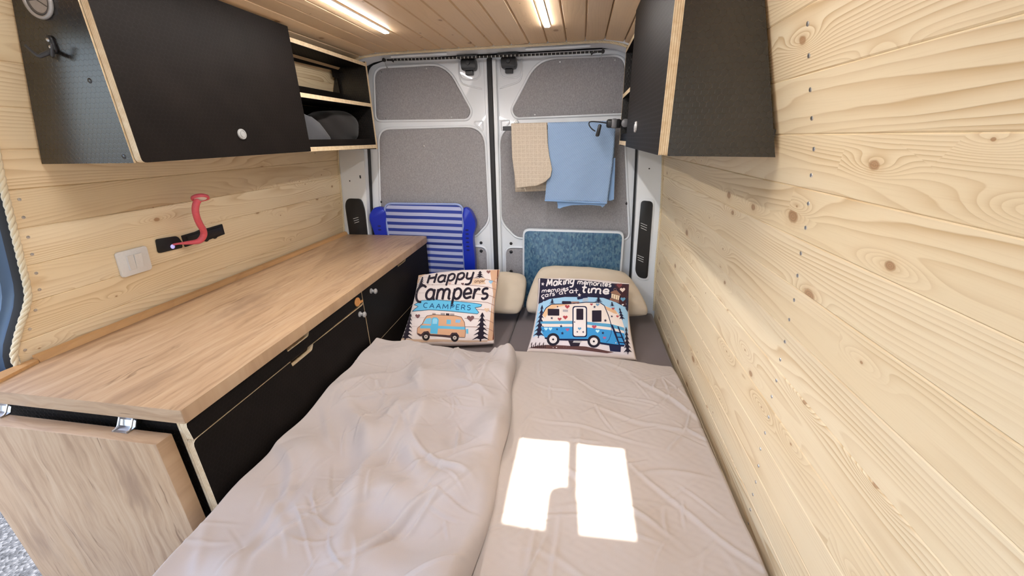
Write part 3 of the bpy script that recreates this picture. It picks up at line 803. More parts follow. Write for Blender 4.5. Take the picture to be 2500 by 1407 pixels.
# ------------------------------------------------------------------ wall cabinets
def panel(name, poly, axis, a, b, face, side, parent, bev=0.0):
    bm = bmesh.new(); prism(bm, poly, axis, a, b, 0, 1, bev); return finish(name, bm, [face, side], parent)
def button(parent, c, nrm, r=0.0165):
    bm = bmesh.new(); lathe(bm, [(r, -0.001), (r, 0.003), (r * 0.92, 0.005), (r * 0.72, 0.0055), (r * 0.66, 0.0035), (r * 0.60, 0.0035), (r * 0.55, 0.0062), (0.0, 0.0066)], c, nrm, 24)
    return finish('push_button', bm, 'silver_plastic', parent, True, 40)
lc = thing('wall_cabinet', (-1.28, 1.55, 1.41), 'long dark wall cabinet over the worktop with a closed flap and open shelves', 'cabinet')
xf = -1.133
e = panel('end_panel', [(-1.434, 1.409), (-1.136, 1.409), (-1.136, 1.84), (-1.298, 1.84)], 'y', 0.889, 0.905, 'film_xz', 'ply_y', lc)
panel('bottom_panel', [(-1.434, 0.9055), (xf, 0.9055), (xf, 2.184), (-1.434, 2.184)], 'z', 1.414, 1.432, 'film_xy', 'ply_z', lc)
panel('top_panel', [(-1.29, 0.9055), (xf, 0.9055), (xf, 2.184), (-1.29, 2.184)], 'z', 1.818, 1.834, 'film_xy', 'ply_z', lc)
panel('far_end_panel', [(-1.434, 1.409), (xf, 1.409), (xf, 1.84), (-1.298, 1.84)], 'y', 2.1845, 2.200, 'film_xz', 'ply_y', lc)
panel('divider', [(-1.42, 1.433), (xf - 0.002, 1.433), (xf - 0.002, 1.8175), (-1.31, 1.8175)], 'y', 1.560, 1.575, 'film_xz', 'ply_y', lc)
panel('shelf', [(-1.365, 1.5755), (xf, 1.5755), (xf, 2.184), (-1.365, 2.184)], 'z', 1.624, 1.641, 'film_xy', 'ply_z', lc)
panel('back_panel', [(1.576, 1.6415), (1.576, 1.695), (2.175, 1.695), (2.168, 1.765), (2.130, 1.768), (2.128, 1.800), (1.576, 1.790), (1.576, 1.8175), (2.1835, 1.8175), (2.1835, 1.6415)], 'x', -1.296, -1.290, 'film_yz', 'film_xy', lc)
panel('back_panel', [(1.576, 1.4325), (2.1835, 1.4325), (2.1835, 1.6235), (1.576, 1.6235)], 'x', -1.372, -1.366, 'film_yz', 'ply_x', lc)
panel('shelf_lip', [(1.5755, 1.4325), (2.1840, 1.4325), (2.1840, 1.462), (1.5755, 1.462)], 'x', -1.150, -1.138, 'film_yz', 'film_xy', lc)
f = panel('flap_door', rounded([(0.892, 1.409), (1.580, 1.4155), (1.580, 1.862), (0.892, 1.862)], [0.012, 0.002, 0.002, 0.012], 4), 'x', xf + 0.0005, xf + 0.0195, 'film_yz', 'ply_x', lc)
button(f, (xf + 0.0195, 1.236, 1.480), (1, 0, 0))
# round badge, hook and cover caps on the near end panel
bm = bmesh.new(); c = (-1.243, 0.8888, 1.768)
lathe(bm, [(0.0, 0.0022), (0.031, 0.0022), (0.0315, 0.0015)], c, (0, -1, 0), 36); b = finish('badge_plate', bm, 'taupe_plastic', e, True, 40); tag(b, 'round taupe badge with a silver rim')
bm = bmesh.new(); tube(bm, [(c[0] + 0.0355 * math.cos(a), c[1] - 0.003, c[2] + 0.0355 * math.sin(a)) for a in np.linspace(0, 2 * math.pi, 41)[:-1]], 0.0042, 8, closed=True); finish('badge_rim', bm, 'silver_plastic', e, True, 80)
bm = bmesh.new(); tube(bm, [(c[0] + 0.0285 * math.cos(a), c[1] - 0.0022, c[2] + 0.0285 * math.sin(a)) for a in np.linspace(0, 2 * math.pi, 41)[:-1]], 0.0024, 6, closed=True); finish('badge_groove', bm, 'dark_taupe', e, True, 80)
bm = bmesh.new()
tube(bm, [(c[0] - 0.002, c[1] - 0.0024, c[2] - 0.001), (c[0] + 0.022, c[1] - 0.0024, c[2] - 0.017)], 0.0013, 6)
prism(bm, [(c[0] - 0.026, c[2] - 0.001), (c[0] - 0.004, c[2] - 0.0005), (c[0] + 0.001, c[2] + 0.003), (c[0] + 0.026, c[2] + 0.006), (c[0] + 0.018, c[2] + 0.021), (c[0], c[2] + 0.027), (c[0] - 0.02, c[2] + 0.019)], 'y', c[1] - 0.0028, c[1] - 0.0021)
finish('badge_emblem', bm, 'dark_taupe', e)
hx, hz = -1.252, 1.672
hk = bmesh.new(); prism(hk, rounded([(hx - 0.011, hz - 0.012), (hx + 0.011, hz - 0.012), (hx + 0.010, hz + 0.026), (hx - 0.008, hz + 0.026)], 0.008), 'y', 0.8835, 0.8888, bev=0.0015)
hk = tag(finish('coat_hook', hk, 'plastic_black', e, True, 40), 'dark metal coat hook')
for s, L in ((-1, 0.046), (1, 0.032)):
    bm = bmesh.new(); tube(bm, smooth_path([(hx, 0.884, hz - 0.006), (hx + s * 0.014, 0.872, hz - 0.016), (hx + s * L * 0.55, 0.868, hz - 0.018), (hx + s * L, 0.866, hz + 0.004)], 6), [0.0055 - 0.0022 * k / 18 for k in range(19)], 8, flat_k=0.7); finish('hook_arm', bm, 'bar_dark', hk, True, 80)
for dz in (0.016, 0.001):
    bm = bmesh.new(); lathe(bm, [(0.0, 0.002), (0.003, 0.0018), (0.0045, 0.0)], (hx - 0.001, 0.8834, hz + dz), (0, -1, 0), 10); finish('hook_screw', bm, 'steel', hk, True, 60)
for x, z in ((-1.182, 1.600), (-1.160, 1.425), (-1.17, 1.79)):
    bm = bmesh.new(); lathe(bm, [(0.0, 0.001), (0.0055, 0.0008), (0.0062, 0.0)], (x, 0.8889, z), (0, -1, 0), 14); finish('cover_cap', bm, 'film_xz', e, True, 50)

rc = thing('wall_cabinet', (0.3, 1.58, 1.41), 'dark wall cabinet with pale plywood edges on the plain pine wall', 'cabinet')
xr = 0.190
panel('end_panel', [(xr + 0.0005, 1.407), (0.412, 1.402), (0.296, 1.84), (xr + 0.0005, 1.84)], 'y', 0.969, 0.985, 'film_xz', 'ply_y', rc)
panel('bottom_panel', [(xr + 0.0005, 0.9855), (0.405, 0.9855), (0.405, 2.184), (xr + 0.0005, 2.184)], 'z', 1.412, 1.430, 'film_xy', 'ply_z', rc)
panel('top_panel', [(xr + 0.0005, 0.9855), (0.288, 0.9855), (0.288, 2.184), (xr + 0.0005, 2.184)], 'z', 1.818, 1.834, 'film_xy', 'ply_z', rc)
panel('far_end_panel', [(xr + 0.0005, 1.408), (0.408, 1.408), (0.292, 1.84), (xr + 0.0005, 1.84)], 'y', 2.1845, 2.200, 'film_xz', 'ply_y', rc)
panel('divider', [(xr + 0.003, 1.4305), (0.397, 1.4305), (0.297, 1.8175), (xr + 0.003, 1.8175)], 'y', 1.664, 1.680, 'film_xz', 'ply_y', rc)
panel('shelf', [(xr + 0.0005, 1.6805), (0.345, 1.6805), (0.345, 2.184), (xr + 0.0005, 2.184)], 'z', 1.624, 1.641, 'film_xy', 'ply_z', rc)
panel('back_panel', [(1.6805, 1.6415), (2.184, 1.6415), (2.184, 1.8175), (1.6805, 1.8175)], 'x', 0.284, 0.290, 'film_yz', 'ply_x', rc)
panel('back_panel', [(1.6805, 1.4305), (2.184, 1.4305), (2.184, 1.6235), (1.6805, 1.6235)], 'x', 0.345, 0.351, 'film_yz', 'ply_x', rc)
panel('shelf_lip', [(1.6805, 1.4305), (2.184, 1.4305), (2.184, 1.462), (1.6805, 1.462)], 'x', 0.196, 0.206, 'film_yz', 'film_xy', rc)
f = panel('flap_door', rounded([(0.969, 1.409), (1.684, 1.4125), (1.684, 1.862), (0.969, 1.862)], [0.004, 0.002, 0.002, 0.004], 3), 'x', 0.1705, xr, 'film_yz', 'ply_x', rc)
button(f, (0.1705, 1.403, 1.477), (-1, 0, 0))
for z in (1.45, 1.55, 1.64):
    x = rw(z) - 0.012
    bm = bmesh.new(); box(bm, (x - 0.006, 0.9855, z - 0.008), (x + 0.010, 0.998, z + 0.008)); finish('wall_bracket', bm, 'dark_taupe', rc)

# things on the left cabinet's lower shelf
def lump(name, c, r, mat, label, cat, seed, sq=2.6):
    rn = np.random.RandomState(seed); bm = bmesh.new(); bmesh.ops.create_uvsphere(bm, u_segments=40, v_segments=24, radius=1.0)
    ph = rn.uniform(0, 6.28, (8,)); k = rn.uniform(2, 7, (8, 3))
    for v in bm.verts:
        p = np.array(v.co); q = np.sign(p) * np.abs(p) ** (2 / sq); q = q / max(1e-6, (np.abs(q) ** sq).sum() ** (1 / sq)) * 1.0
        d = 1 + 0.035 * sum(math.sin(float(k[i] @ p) + ph[i]) for i in range(8)) / 2
        q = q * d; z = c[2] + q[2] * r[2]
        v.co = (c[0] + q[0] * r[0], c[1] + q[1] * r[1], max(1.4325, z))
    return tag(finish(name, bm, mat, None, True, 80), label, cat)
bm = bmesh.new()
pr = smooth_path([(1.590, 0, 1.4328), (1.590, 0, 1.590), (1.66, 0, 1.578), (1.76, 0, 1.535), (1.83, 0, 1.478), (1.835, 0, 1.4328)], 6)
pl = [(p.x, p.z) for p in pr]
prism(bm, [(1.590, 1.4328), (1.590, 1.575)] + [(1.64, 1.572), (1.70, 1.555), (1.75, 1.532), (1.79, 1.505), (1.82, 1.475), (1.828, 1.450), (1.825, 1.4328)], 'x', -1.265, -1.165, bev=0.012)
tag(finish('folded_cloth', bm, 'greycloth', None, True, 60), 'slate grey folded cloth on the open shelf over the worktop', 'cloth')
lump('cloth_bag', (-1.262, 2.005, 1.515), (0.085, 0.170, 0.085), 'darkbag', 'dark rounded cloth bag lying on the open shelf over the worktop', 'bag', 5)

# ------------------------------------------------------------------ left wall fittings
wx = lambda z, o=0.0: lw(z) + o
sw = thing('light_switch', (-1.458, 1.04, 1.087), 'square white light switch with two rockers on the pine wall', 'switch')
def tilt_x(bm):                                 # lay vertices given as (offset from wall, y, z) onto the leaning wall
    for v in bm.verts: v.co.x = lw(v.co.z) + v.co.x
bm = bmesh.new(); prism(bm, rounded([(0.992, 1.046), (1.088, 1.046), (1.088, 1.130), (0.992, 1.130)], 0.007, 4), 'x', 0.0006, 0.0095, bev=0.003); tilt_x(bm); finish('switch_plate', bm, 'white_plastic', sw, True, 40)
for y0, y1, t0, t1 in ((1.016, 1.0385, 0.0155, 0.0110), (1.0395, 1.062, 0.0105, 0.0150)):
    bm = bmesh.new(); vs = box(bm, (0.009, y0, 1.064), (0.0125, y1, 1.112))
    for v in bm.verts:
        if v.co.x > 0.012: v.co.x = (t0 if v.co.y < (y0 + y1) / 2 else t1) if y0 < 1.03 else (t0 if v.co.z < 1.09 else t1)
    tilt_x(bm); finish('rocker', bm, 'white_plastic', sw)
s1 = thing('power_socket', (-1.457, 1.165, 1.11), 'black socket with a blue glow, pink lamp plugged in', 'socket')
bm = bmesh.new(); prism(bm, rounded([(1.124, 1.092), (1.214, 1.089), (1.216, 1.112), (1.206, 1.136), (1.128, 1.142)], [0.008, 0.003, 0.003, 0.010, 0.006], 4), 'x', 0.0006, 0.006, bev=0.0015); tilt_x(bm); finish('socket_plate', bm, 'hole_black', s1, True, 40)
bm = bmesh.new(); lathe(bm, [(0.0, 0.004), (0.006, 0.003), (0.0085, 0.0)], (lw(1.103) + 0.0062, 1.178, 1.103), (1, 0, 0), 12); finish('indicator', bm, 'led_blue', s1, True, 60)
s2 = thing('socket_strip', (-1.457, 1.31, 1.11), 'long black socket strip set in the pine wall behind the pink lamp', 'socket')
bm = bmesh.new(); prism(bm, rounded([(1.226, 1.088), (1.312, 1.091), (1.315, 1.086), (1.326, 1.087), (1.327, 1.092), (1.352, 1.093), (1.355, 1.088), (1.366, 1.089), (1.367, 1.094), (1.407, 1.096), (1.404, 1.140), (1.340, 1.137), (1.300, 1.139), (1.280, 1.135), (1.222, 1.133)], 0.003, 3), 'x', 0.0006, 0.0055, bev=0.001); tilt_x(bm); finish('strip_plate', bm, 'hole_black', s2, True, 40)
bm = bmesh.new(); prism(bm, rounded([(1.240, 1.096), (1.395, 1.102), (1.393, 1.130), (1.238, 1.126)], 0.004, 3), 'x', 0.0057, 0.0085, bev=0.001); tilt_x(bm); finish('socket_insert', bm, 'plastic_black', s2, True, 40)
# pink gooseneck lamp
lp = thing('plug_in_lamp', (-1.44, 1.20, 1.11), 'pink bendy lamp plugged into the black wall socket', 'lamp')
P0 = [(-1.445, 1.178, 1.108), (-1.430, 1.190, 1.1105), (-1.415, 1.215, 1.108), (-1.395, 1.243, 1.108), (-1.382, 1.256, 1.125), (-1.372, 1.254, 1.148), (-1.358, 1.235, 1.175), (-1.345, 1.220, 1.203), (-1.335, 1.214, 1.232), (-1.330, 1.222, 1.256), (-1.328, 1.229, 1.262)]
P0 = [(x - 0.022, y, z) for x, y, z in P0]
pp = smooth_path(P0, 6); n = len(pp)
bm = bmesh.new(); tube(bm, pp, [0.0038 + 0.0072 * min(1.0, max(0.0, (i / n - 0.12) / 0.2)) for i in range(n)], 12, flat_k=1.0); finish('gooseneck', bm, 'pink', lp, True, 80)
bm = bmesh.new(); lathe(bm, [(0.0, 0.011), (0.020, 0.010), (0.0265, 0.006), (0.028, 0.0), (0.0265, -0.004), (0.021, -0.004), (0.020, -0.001)], (-1.346, 1.236, 1.270), (-0.32, 0.28, 0.90), 28); hd = finish('lamp_head', bm, 'pink', lp, True, 50)
bm = bmesh.new(); lathe(bm, [(0.0, -0.0035), (0.018, -0.0035), (0.020, -0.001)], (-1.346, 1.236, 1.270), (-0.32, 0.28, 0.90), 28); finish('lamp_lens', bm, 'lens_white', hd, True, 50)

# ------------------------------------------------------------------ rear: cord, rail, towels, clip lamp, chair, table
cd = thing('stretch_cord', (-0.48, 2.262, 1.85), 'black cord with white ticks strung across above the rear doors', 'cord')
cp = smooth_path([(-1.06, 2.262, 1.856), (-0.85, 2.262, 1.8515), (-0.485, 2.262, 1.846), (-0.15, 2.262, 1.8425), (0.085, 2.262, 1.8415)], 12)
bm = bmesh.new(); tube(bm, cp, 0.0052, 8); finish('cord_line', bm, 'cord', cd, True, 80)
for x, z, s in ((-1.062, 1.856, 1), (0.086, 1.8415, -1)):
    bm = bmesh.new(); tube(bm, smooth_path([(x, 2.262, z + 0.012), (x + 0.004 * s, 2.262, z - 0.010), (x + 0.010 * s, 2.262, z - 0.034), (x + 0.014 * s, 2.258, z - 0.040), (x + 0.018 * s, 2.255, z - 0.034)], 5), 0.0018, 6); finish('wire_hook', bm, 'steel_dull', cd, True, 80)
    bm = bmesh.new(); lathe(bm, [(0.0, -0.006), (0.009, -0.006), (0.009, 0.006), (0.0, 0.006)], (x, 2.262, z), (0, 1, 0), 12); finish('cord_ring', bm, 'plastic_black', cd, True, 50)
    bm = bmesh.new(); prism(bm, [(x + 0.022 * s, z + 0.004), (x + 0.060 * s, z - 0.002), (x + 0.056 * s, z - 0.016), (x + 0.046 * s, z - 0.008), (x + 0.030 * s, z - 0.006)], 'y', 2.2555, 2.2562); finish('cord_tail', bm, 'plastic_black', cd)

rail = thing('towel_rail', (-0.06, 2.25, 1.50), 'dark towel rail on the rear door under the towels', 'rail')
bm = bmesh.new(); box(bm, (-0.420, 2.240, 1.490), (0.315, 2.252, 1.512), 0.002); finish('rail_bar', bm, 'bar_dark', rail)
for x in (-0.365, 0.29):
    bm = bmesh.new(); box(bm, (x - 0.008, 2.2525, 1.492), (x + 0.008, 2.3485, 1.508)); box(bm, (x - 0.009, 2.340, 1.5), (x + 0.009, 2.3485, 1.545)); finish('rail_bracket', bm, 'bar_dark', rail)
    bm = bmesh.new(); lathe(bm, [(0.0, 0.004), (0.005, 0.004), (0.006, 0.0015), (0.0115, 0.001), (0.0115, -0.001)], (x, 2.3395, 1.534), (0, -1, 0), 14); finish('rail_bolt', bm, 'steel', rail, True, 40)

def towel(name, mat, label, parent_cat, left, right, zf, zb, yf, seed, ztop=1.5175, th=0.005, hem=None, fold=0.004, lean=0.006):
    """a towel hung over the rail: front sheet, over the bar, back sheet. left/right/zf = functions of t (drop fraction / width fraction)"""
    rn = np.random.RandomState(seed); ph = rn.uniform(0, 6.28, 6)
    nx, nf = 44, 60; bm = bmesh.new(); rows = []
    path = []
    for k in range(nf): path.append(('f', 1 - k / (nf - 1)))
    for k in range(1, 7): path.append(('o', k / 7))
    for k in range(30): path.append(('b', k / 29))
    for typ, t in path:
        row = []
        for i in range(nx):
            s = i / (nx - 1)
            if typ == 'f':
                z = ztop - (ztop - zf(s)) * t; x = left(t) + (right(t) - left(t)) * s
                y = yf - fold * t * (math.sin(7 * s + ph[0]) + 0.6 * math.sin(13 * s + ph[1] + 2 * t)) - lean * t
            elif typ == 'o':
                a = t * math.pi; x = left(0) + (right(0) - left(0)) * s; y = yf + 0.015 - 0.015 * math.cos(a); z = ztop + 0.006 * math.sin(a)
            else:
                z = ztop - (ztop - zb(s)) * t; x = left(0) + (right(0) - left(0)) * s + 0.012 * t; y = yf + 0.030 + 0.003 * math.sin(6 * s + ph[2]) * t
            row.append(bm.verts.new((x, y, z)))
        rows.append(row)
    for a, b in zip(rows, rows[1:]):
        for i in range(nx - 1):
            f = bm.faces.new((a[i], a[i + 1], b[i + 1], b[i])); f.material_index = 1 if hem and min(v.co.z for v in f.verts) > 9 else 0
    o = finish(name, bm, mat, None, True, 80)
    m = o.modifiers.new('thickness', 'SOLIDIFY'); m.thickness = th; m.offset = 0.0
    return tag(o, label, parent_cat)
lerp = lambda pts: (lambda t: prof(pts, t))
tb = towel('bath_towel', 'towel_beige', 'beige checked towel hanging over the rail on the rear door', 'towel', lerp([(0, -0.372), (0.5, -0.368), (1, -0.345)]), lerp([(0, -0.182), (0.35, -0.176), (0.6, -0.166), (0.85, -0.150), (1.0, -0.158)]),
           lerp([(0, 1.192), (0.2, 1.196), (0.6, 1.205), (0.85, 1.225), (1.0, 1.252)]), lerp([(0, 1.165), (1, 1.172)]), 2.231, 3, hem=None, lean=0.024)
bm = bmesh.new(); tube(bm, [(-0.300 + 0.004 * k, 2.205, 1.195 - 0.010 * k) for k in range(3)], 0.0025, 6); finish('hanging_loop', bm, 'towel_beige', tb, True, 80)
tbl = towel('bath_towel', 'towel_blue', 'large light blue waffle towel hanging over the rail on the rear door', 'towel', lerp([(0, -0.178), (0.5, -0.172), (1, -0.188)]), lerp([(0, 0.170), (0.5, 0.166), (1, 0.152)]),
            lerp([(0, 1.125), (0.5, 1.120), (1, 1.112)]), lerp([(0, 1.128), (0.7, 1.125), (1, 1.118)]), 2.231, 8, hem=None, lean=0.006)
bm = bmesh.new()                                 # inner folded layer peeping out below
pts = [(-0.125, 1.130), (0.150, 1.130), (0.143, 1.098), (0.128, 1.085), (0.118, 1.096), (0.05, 1.099), (-0.04, 1.097), (-0.085, 1.087), (-0.105, 1.076), (-0.118, 1.080), (-0.115, 1.095)]
prism(bm, pts, 'y', 2.2345, 2.2375, bev=0.001); finish('inner_layer', bm, 'towel_blue_plain', tbl, True, 40)
bm = bmesh.new(); prism(bm, [(0.150, 1.34), (0.180, 1.345), (0.188, 1.128), (0.160, 1.120)], 'y', 2.2425, 2.2455, bev=0.001); finish('inner_layer', bm, 'towel_blue_plain', tbl, True, 40)
bm = bmesh.new(); tube(bm, smooth_path([(x, 2.2215, z) for x, z in ((-0.188, 1.1235), (-0.1, 1.1205), (0.0, 1.1165), (0.1, 1.1125), (0.150, 1.1105))], 6), 0.0042, 6); finish('hem', bm, 'towel_blue_plain', tbl, True, 80)

cl = thing('clip_lamp', (0.155, 2.15, 1.49), 'small black clip-on lamp with a cable loop at the cabinet edge', 'lamp')
bm = bmesh.new(); box(bm, (0.118, 2.140, 1.490), (0.1885, 2.172, 1.530), 0.010, 3); finish('lamp_body', bm, 'plastic_black', cl, True, 40)
bm = bmesh.new(); box(bm, (0.140, 2.1365, 1.4875), (0.170, 2.1755, 1.5325), 0.010, 3); finish('lamp_band', bm, 'plastic_grey', cl, True, 40)
bm = bmesh.new(); lathe(bm, [(0.0, 0.012), (0.012, 0.012), (0.019, 0.008), (0.020, 0.0)], (0.208, 2.150, 1.510), (0, -1, 0), 20); finish('lamp_joint', bm, 'plastic_grey', cl, True, 40)
bm = bmesh.new(); tube(bm, smooth_path([(0.122, 2.152, 1.512), (0.09, 2.146, 1.517), (0.05, 2.142, 1.521), (0.034, 2.142, 1.517), (0.036, 2.142, 1.502), (0.050, 2.142, 1.486), (0.066, 2.143, 1.476)], 7), 0.0028, 6); finish('cable', bm, 'plastic_black', cl, True, 80)
bm = bmesh.new(); prism(bm, rounded([(0.066, 1.452), (0.086, 1.450), (0.096, 1.506), (0.080, 1.509)], 0.009, 4), 'y', 2.134, 2.150, bev=0.004); finish('cable_switch', bm, 'plastic_black', cl, True, 40)

# folded beach chair
ch = thing('folding_chair', (-0.95, 2.31, 0.003), 'folded beach chair with blue and white striped fabric and blue plastic arms', 'chair')
bm = bmesh.new(); out = rounded([(-1.185, 0.84), (-0.705, 0.84), (-0.692, 1.079), (-1.192, 1.081)], [0.01, 0.01, 0.045, 0.055], 6)
prism(bm, out, 'y', 2.302, 2.308, bev=0.002)
for v in bm.verts: v.co.z += 0.006 * math.sin((v.co.x + 1.19) / 0.5 * math.pi)
finish('back_fabric', bm, 'stripes', ch, True, 40)
bm = bmesh.new(); prism(bm, rounded([(-1.18, 0.20), (-0.712, 0.20), (-0.702, 0.93), (-1.18, 0.93)], 0.01), 'y', 2.311, 2.316, bev=0.001); finish('seat_fabric', bm, 'stripes', ch, True, 40)
bm = bmesh.new(); tube(bm, [(p[0], 2.3045, p[1] + 0.006 * math.sin((p[0] + 1.19) / 0.5 * math.pi)) for p in rounded([(-1.190, 0.86), (-1.197, 1.086), (-0.687, 1.084), (-0.697, 0.86)], [0, 0.055, 0.045, 0], 6)], 0.0068, 8); finish('back_frame', bm, 'pale_tube', ch, True, 80)
for x in (-1.178, -0.704):
    bm = bmesh.new(); tube(bm, [(x, 2.316, 0.012), (x, 2.316, 0.90)], 0.008, 8); finish('seat_frame', bm, 'pale_tube', ch, True, 80)
bm = bmesh.new(); tube(bm, [(-1.19, 2.322, 0.012), (-0.69, 2.322, 0.012)], 0.008, 8); finish('foot_bar', bm, 'pale_tube', ch, True, 80)
RA = [(-0.700, 0.36), (-0.668, 0.36), (-0.634, 0.60), (-0.628, 0.75), (-0.634, 0.86), (-0.631, 0.90), (-0.614, 0.95), (-0.612, 0.985), (-0.632, 1.035), (-0.652, 1.064), (-0.682, 1.070), (-0.690, 1.02), (-0.684, 0.96), (-0.700, 0.90)]
LA = [(-1.195, 0.36), (-1.225, 0.36), (-1.262, 0.60), (-1.275, 0.80), (-1.280, 0.90), (-1.300, 0.985), (-1.294, 1.020), (-1.262, 1.062), (-1.225, 1.068), (-1.192, 1.05), (-1.186, 1.02), (-1.198, 0.94)]
for poly, xs_ in ((RA, [(-0.668, z) for z in (0.932, 0.908, 0.882, 0.856, 0.830, 0.806)]), (LA, [(-1.240, z) for z in (0.948, 0.924)])):
    bm = bmesh.new(); prism(bm, rounded(poly, 0.012, 3), 'y', 2.2925, 2.334, bev=0.008); a = finish('armrest', bm, 'blue_plastic', ch, True, 50)
    for x, z in xs_:
        bm = bmesh.new(); prism(bm, [(x + 0.0115 * math.cos(t), z + 0.0048 * math.sin(t)) for t in np.linspace(0, 2 * math.pi, 15)[:-1]], 'y', 2.2915, 2.2924); finish('slot', bm, 'blue_slot', a)

# folded table
tb2 = thing('folding_table', (-0.03, 2.31, 0.003), 'folded camping table with blue printed top leaning on the rear door', 'table')
TP = [(-0.335, 0.003), (0.275, 0.003), (0.265, 0.938), (-0.325, 0.944)]
bm = bmesh.new(); o1 = rounded(TP, [0.03, 0.03, 0.038, 0.038], 6); prism(bm, o1, 'y', 2.300, 2.334, bev=0.004); finish('table_frame', bm, 'table_edge', tb2, True, 50)
bm = bmesh.new(); o2 = rounded([(-0.324, 0.014), (0.263, 0.014), (0.2535, 0.9265), (-0.314, 0.9325)], [0.022, 0.022, 0.030, 0.030], 6); prism(bm, o2, 'y', 2.2968, 2.2999, bev=0.001); finish('table_top', bm, 'table_print', tb2, True, 40)
# ------------------------------------------------------------------ bed
def taper_box(name, x1, y0, y1, z0, z1, mat, xl=None, bev=0.0, parent=None):
    bm = bmesh.new(); a = FX + 0.006
    l0 = (a + TAP * (y0 - 0.593)) if xl is None else xl; l1 = (a + TAP * (y1 - 0.593)) if xl is None else xl
    prism(bm, [(l0, y0), (x1, y0), (x1, y1), (l1, y1)], 'z', z0, z1)
    if bev: bmesh.ops.bevel(bm, geom=list(bm.edges), offset=bev, segments=3, affect='EDGES', profile=0.5)
    return finish(name, bm, mat, parent, bool(bev), 40)
tag(taper_box('bed_platform', 0.462, 0.22, 2.284, 0.003, 0.333, 'underlay'), 'wooden bed platform under the mattress pads', 'bed base')
tag(taper_box('mattress_pad', -0.334, 0.24, 2.262, 0.3335, 0.455, 'mattress', None, 0.014), 'grey mattress pad on the drawer side of the bed', 'mattress')
tag(taper_box('mattress_pad', 0.462, 0.24, 2.262, 0.3335, 0.455, 'mattress', -0.331, 0.014), 'grey mattress pad along the plain pine wall', 'mattress')

def duvet(name, mat, label, xl, xr_, y0, yfar, top, base, rad, ridges, seed, puff, nx=230, ny=380):
    rn = np.random.RandomState(seed)
    def cl(n, k=0.55):
        s = np.linspace(0, 1, n); return s * (1 - k) + k * (0.5 - 0.5 * np.cos(np.pi * s))
    s, t = np.meshgrid(cl(nx), cl(ny))
    yf = yfar(s); Y = y0 + (yf - y0) * t
    XL, XR = xl(Y), xr_(Y); X = XL + (XR - XL) * s
    W = np.zeros_like(X)
    for k in range(14):                           # soft loft
        a = rn.uniform(0, np.pi); L = rn.uniform(0.16, 0.5); ph = rn.uniform(0, 6.28)
        W += puff / 3.2 * np.sin(2 * np.pi * (X * np.cos(a) + Y * np.sin(a)) / L + ph + 1.3 * np.sin(2 * np.pi * (Y * np.cos(a) - X * np.sin(a)) / (L * 1.7) + ph * 2))
    for (cx, cy, ang, ln, w, h, cv) in ridges:
        c_, s_ = math.cos(ang), math.sin(ang)
        u = (X - cx) * c_ + (Y - cy) * s_; v = -(X - cx) * s_ + (Y - cy) * c_ + cv * u * u
        v = v + 0.006 * np.sin(u / 0.05 + cx * 40)
        env = np.exp(-(u / ln) ** 4)
        W += h * env * (np.exp(-(v / w) ** 2) - 0.55 * np.exp(-((v - 1.9 * w) / (1.6 * w)) ** 2))
    for k in range(10):                           # fine crumple
        a = rn.uniform(0, np.pi); L = rn.uniform(0.018, 0.05); ph = rn.uniform(0, 6.28)
        W += 0.00012 * np.sin(2 * np.pi * (X * np.cos(a) + Y * np.sin(a)) / L + ph + 2.0 * np.sin(7 * X + 5 * Y + ph))
    e = np.ones_like(X)
    for d, r in (((X - XL), rad[0]), ((XR - X), rad[1]), (Y - y0, rad[2]), ((yf - Y), rad[3])):
        q = np.clip(d / r, 0, 1); e *= np.sqrt(np.clip(1 - (1 - q) ** 2, 0, 1))
    W = W * (0.25 + 0.75 * np.clip((X - XL) / 0.16, 0, 1))
    B = base(X, Y); Z = B + (top(X, Y) + W - B) * e
    Z = np.maximum(Z, B)
    # a slightly wandering edge
    X = X + (1 - np.clip((XR - X) / 0.05, 0, 1)) * 0.006 * np.sin(Y * 17 + seed) * (rad[1] > 0.03)
    co = np.stack([X, Y, Z], -1).reshape(-1, 3)
    idx = np.arange(nx * ny).reshape(ny, nx)
    q = np.stack([idx[:-1, :-1], idx[:-1, 1:], idx[1:, 1:], idx[1:, :-1]], -1).reshape(-1, 4)
    me = bpy.data.meshes.new(name)
    me.vertices.add(len(co)); me.vertices.foreach_set('co', co.ravel())
    me.loops.add(q.size); me.loops.foreach_set('vertex_index', q.ravel())
    me.polygons.add(len(q)); me.polygons.foreach_set('loop_start', np.arange(0, q.size, 4))
    me.polygons.foreach_set('use_smooth', np.ones(len(q), dtype=bool))
    me.update(); me.validate()
    return tag(link(name, me, mat), label, 'duvet')

def rnd_ridges(seed, n, xr0, xr1, yr0, yr1, angs, lens, ws, hs):
    r = random.Random(seed); out = []
    for _ in range(n):
        out.append((r.uniform(xr0, xr1), r.uniform(yr0, yr1), r.choice(angs) + r.gauss(0, 0.35), r.uniform(*lens), r.uniform(*ws), r.uniform(*hs) * r.choice((1, 1, 1, -0.6)), r.uniform(-2.5, 2.5)))
    return out
RFINE = lambda seed, n, a, b: rnd_ridges(seed, n, a, b, 0.45, 1.52, (0.5, 1.1, 1.9, 2.6), (0.025, 0.085), (0.0026, 0.0052), (0.0024, 0.0056))
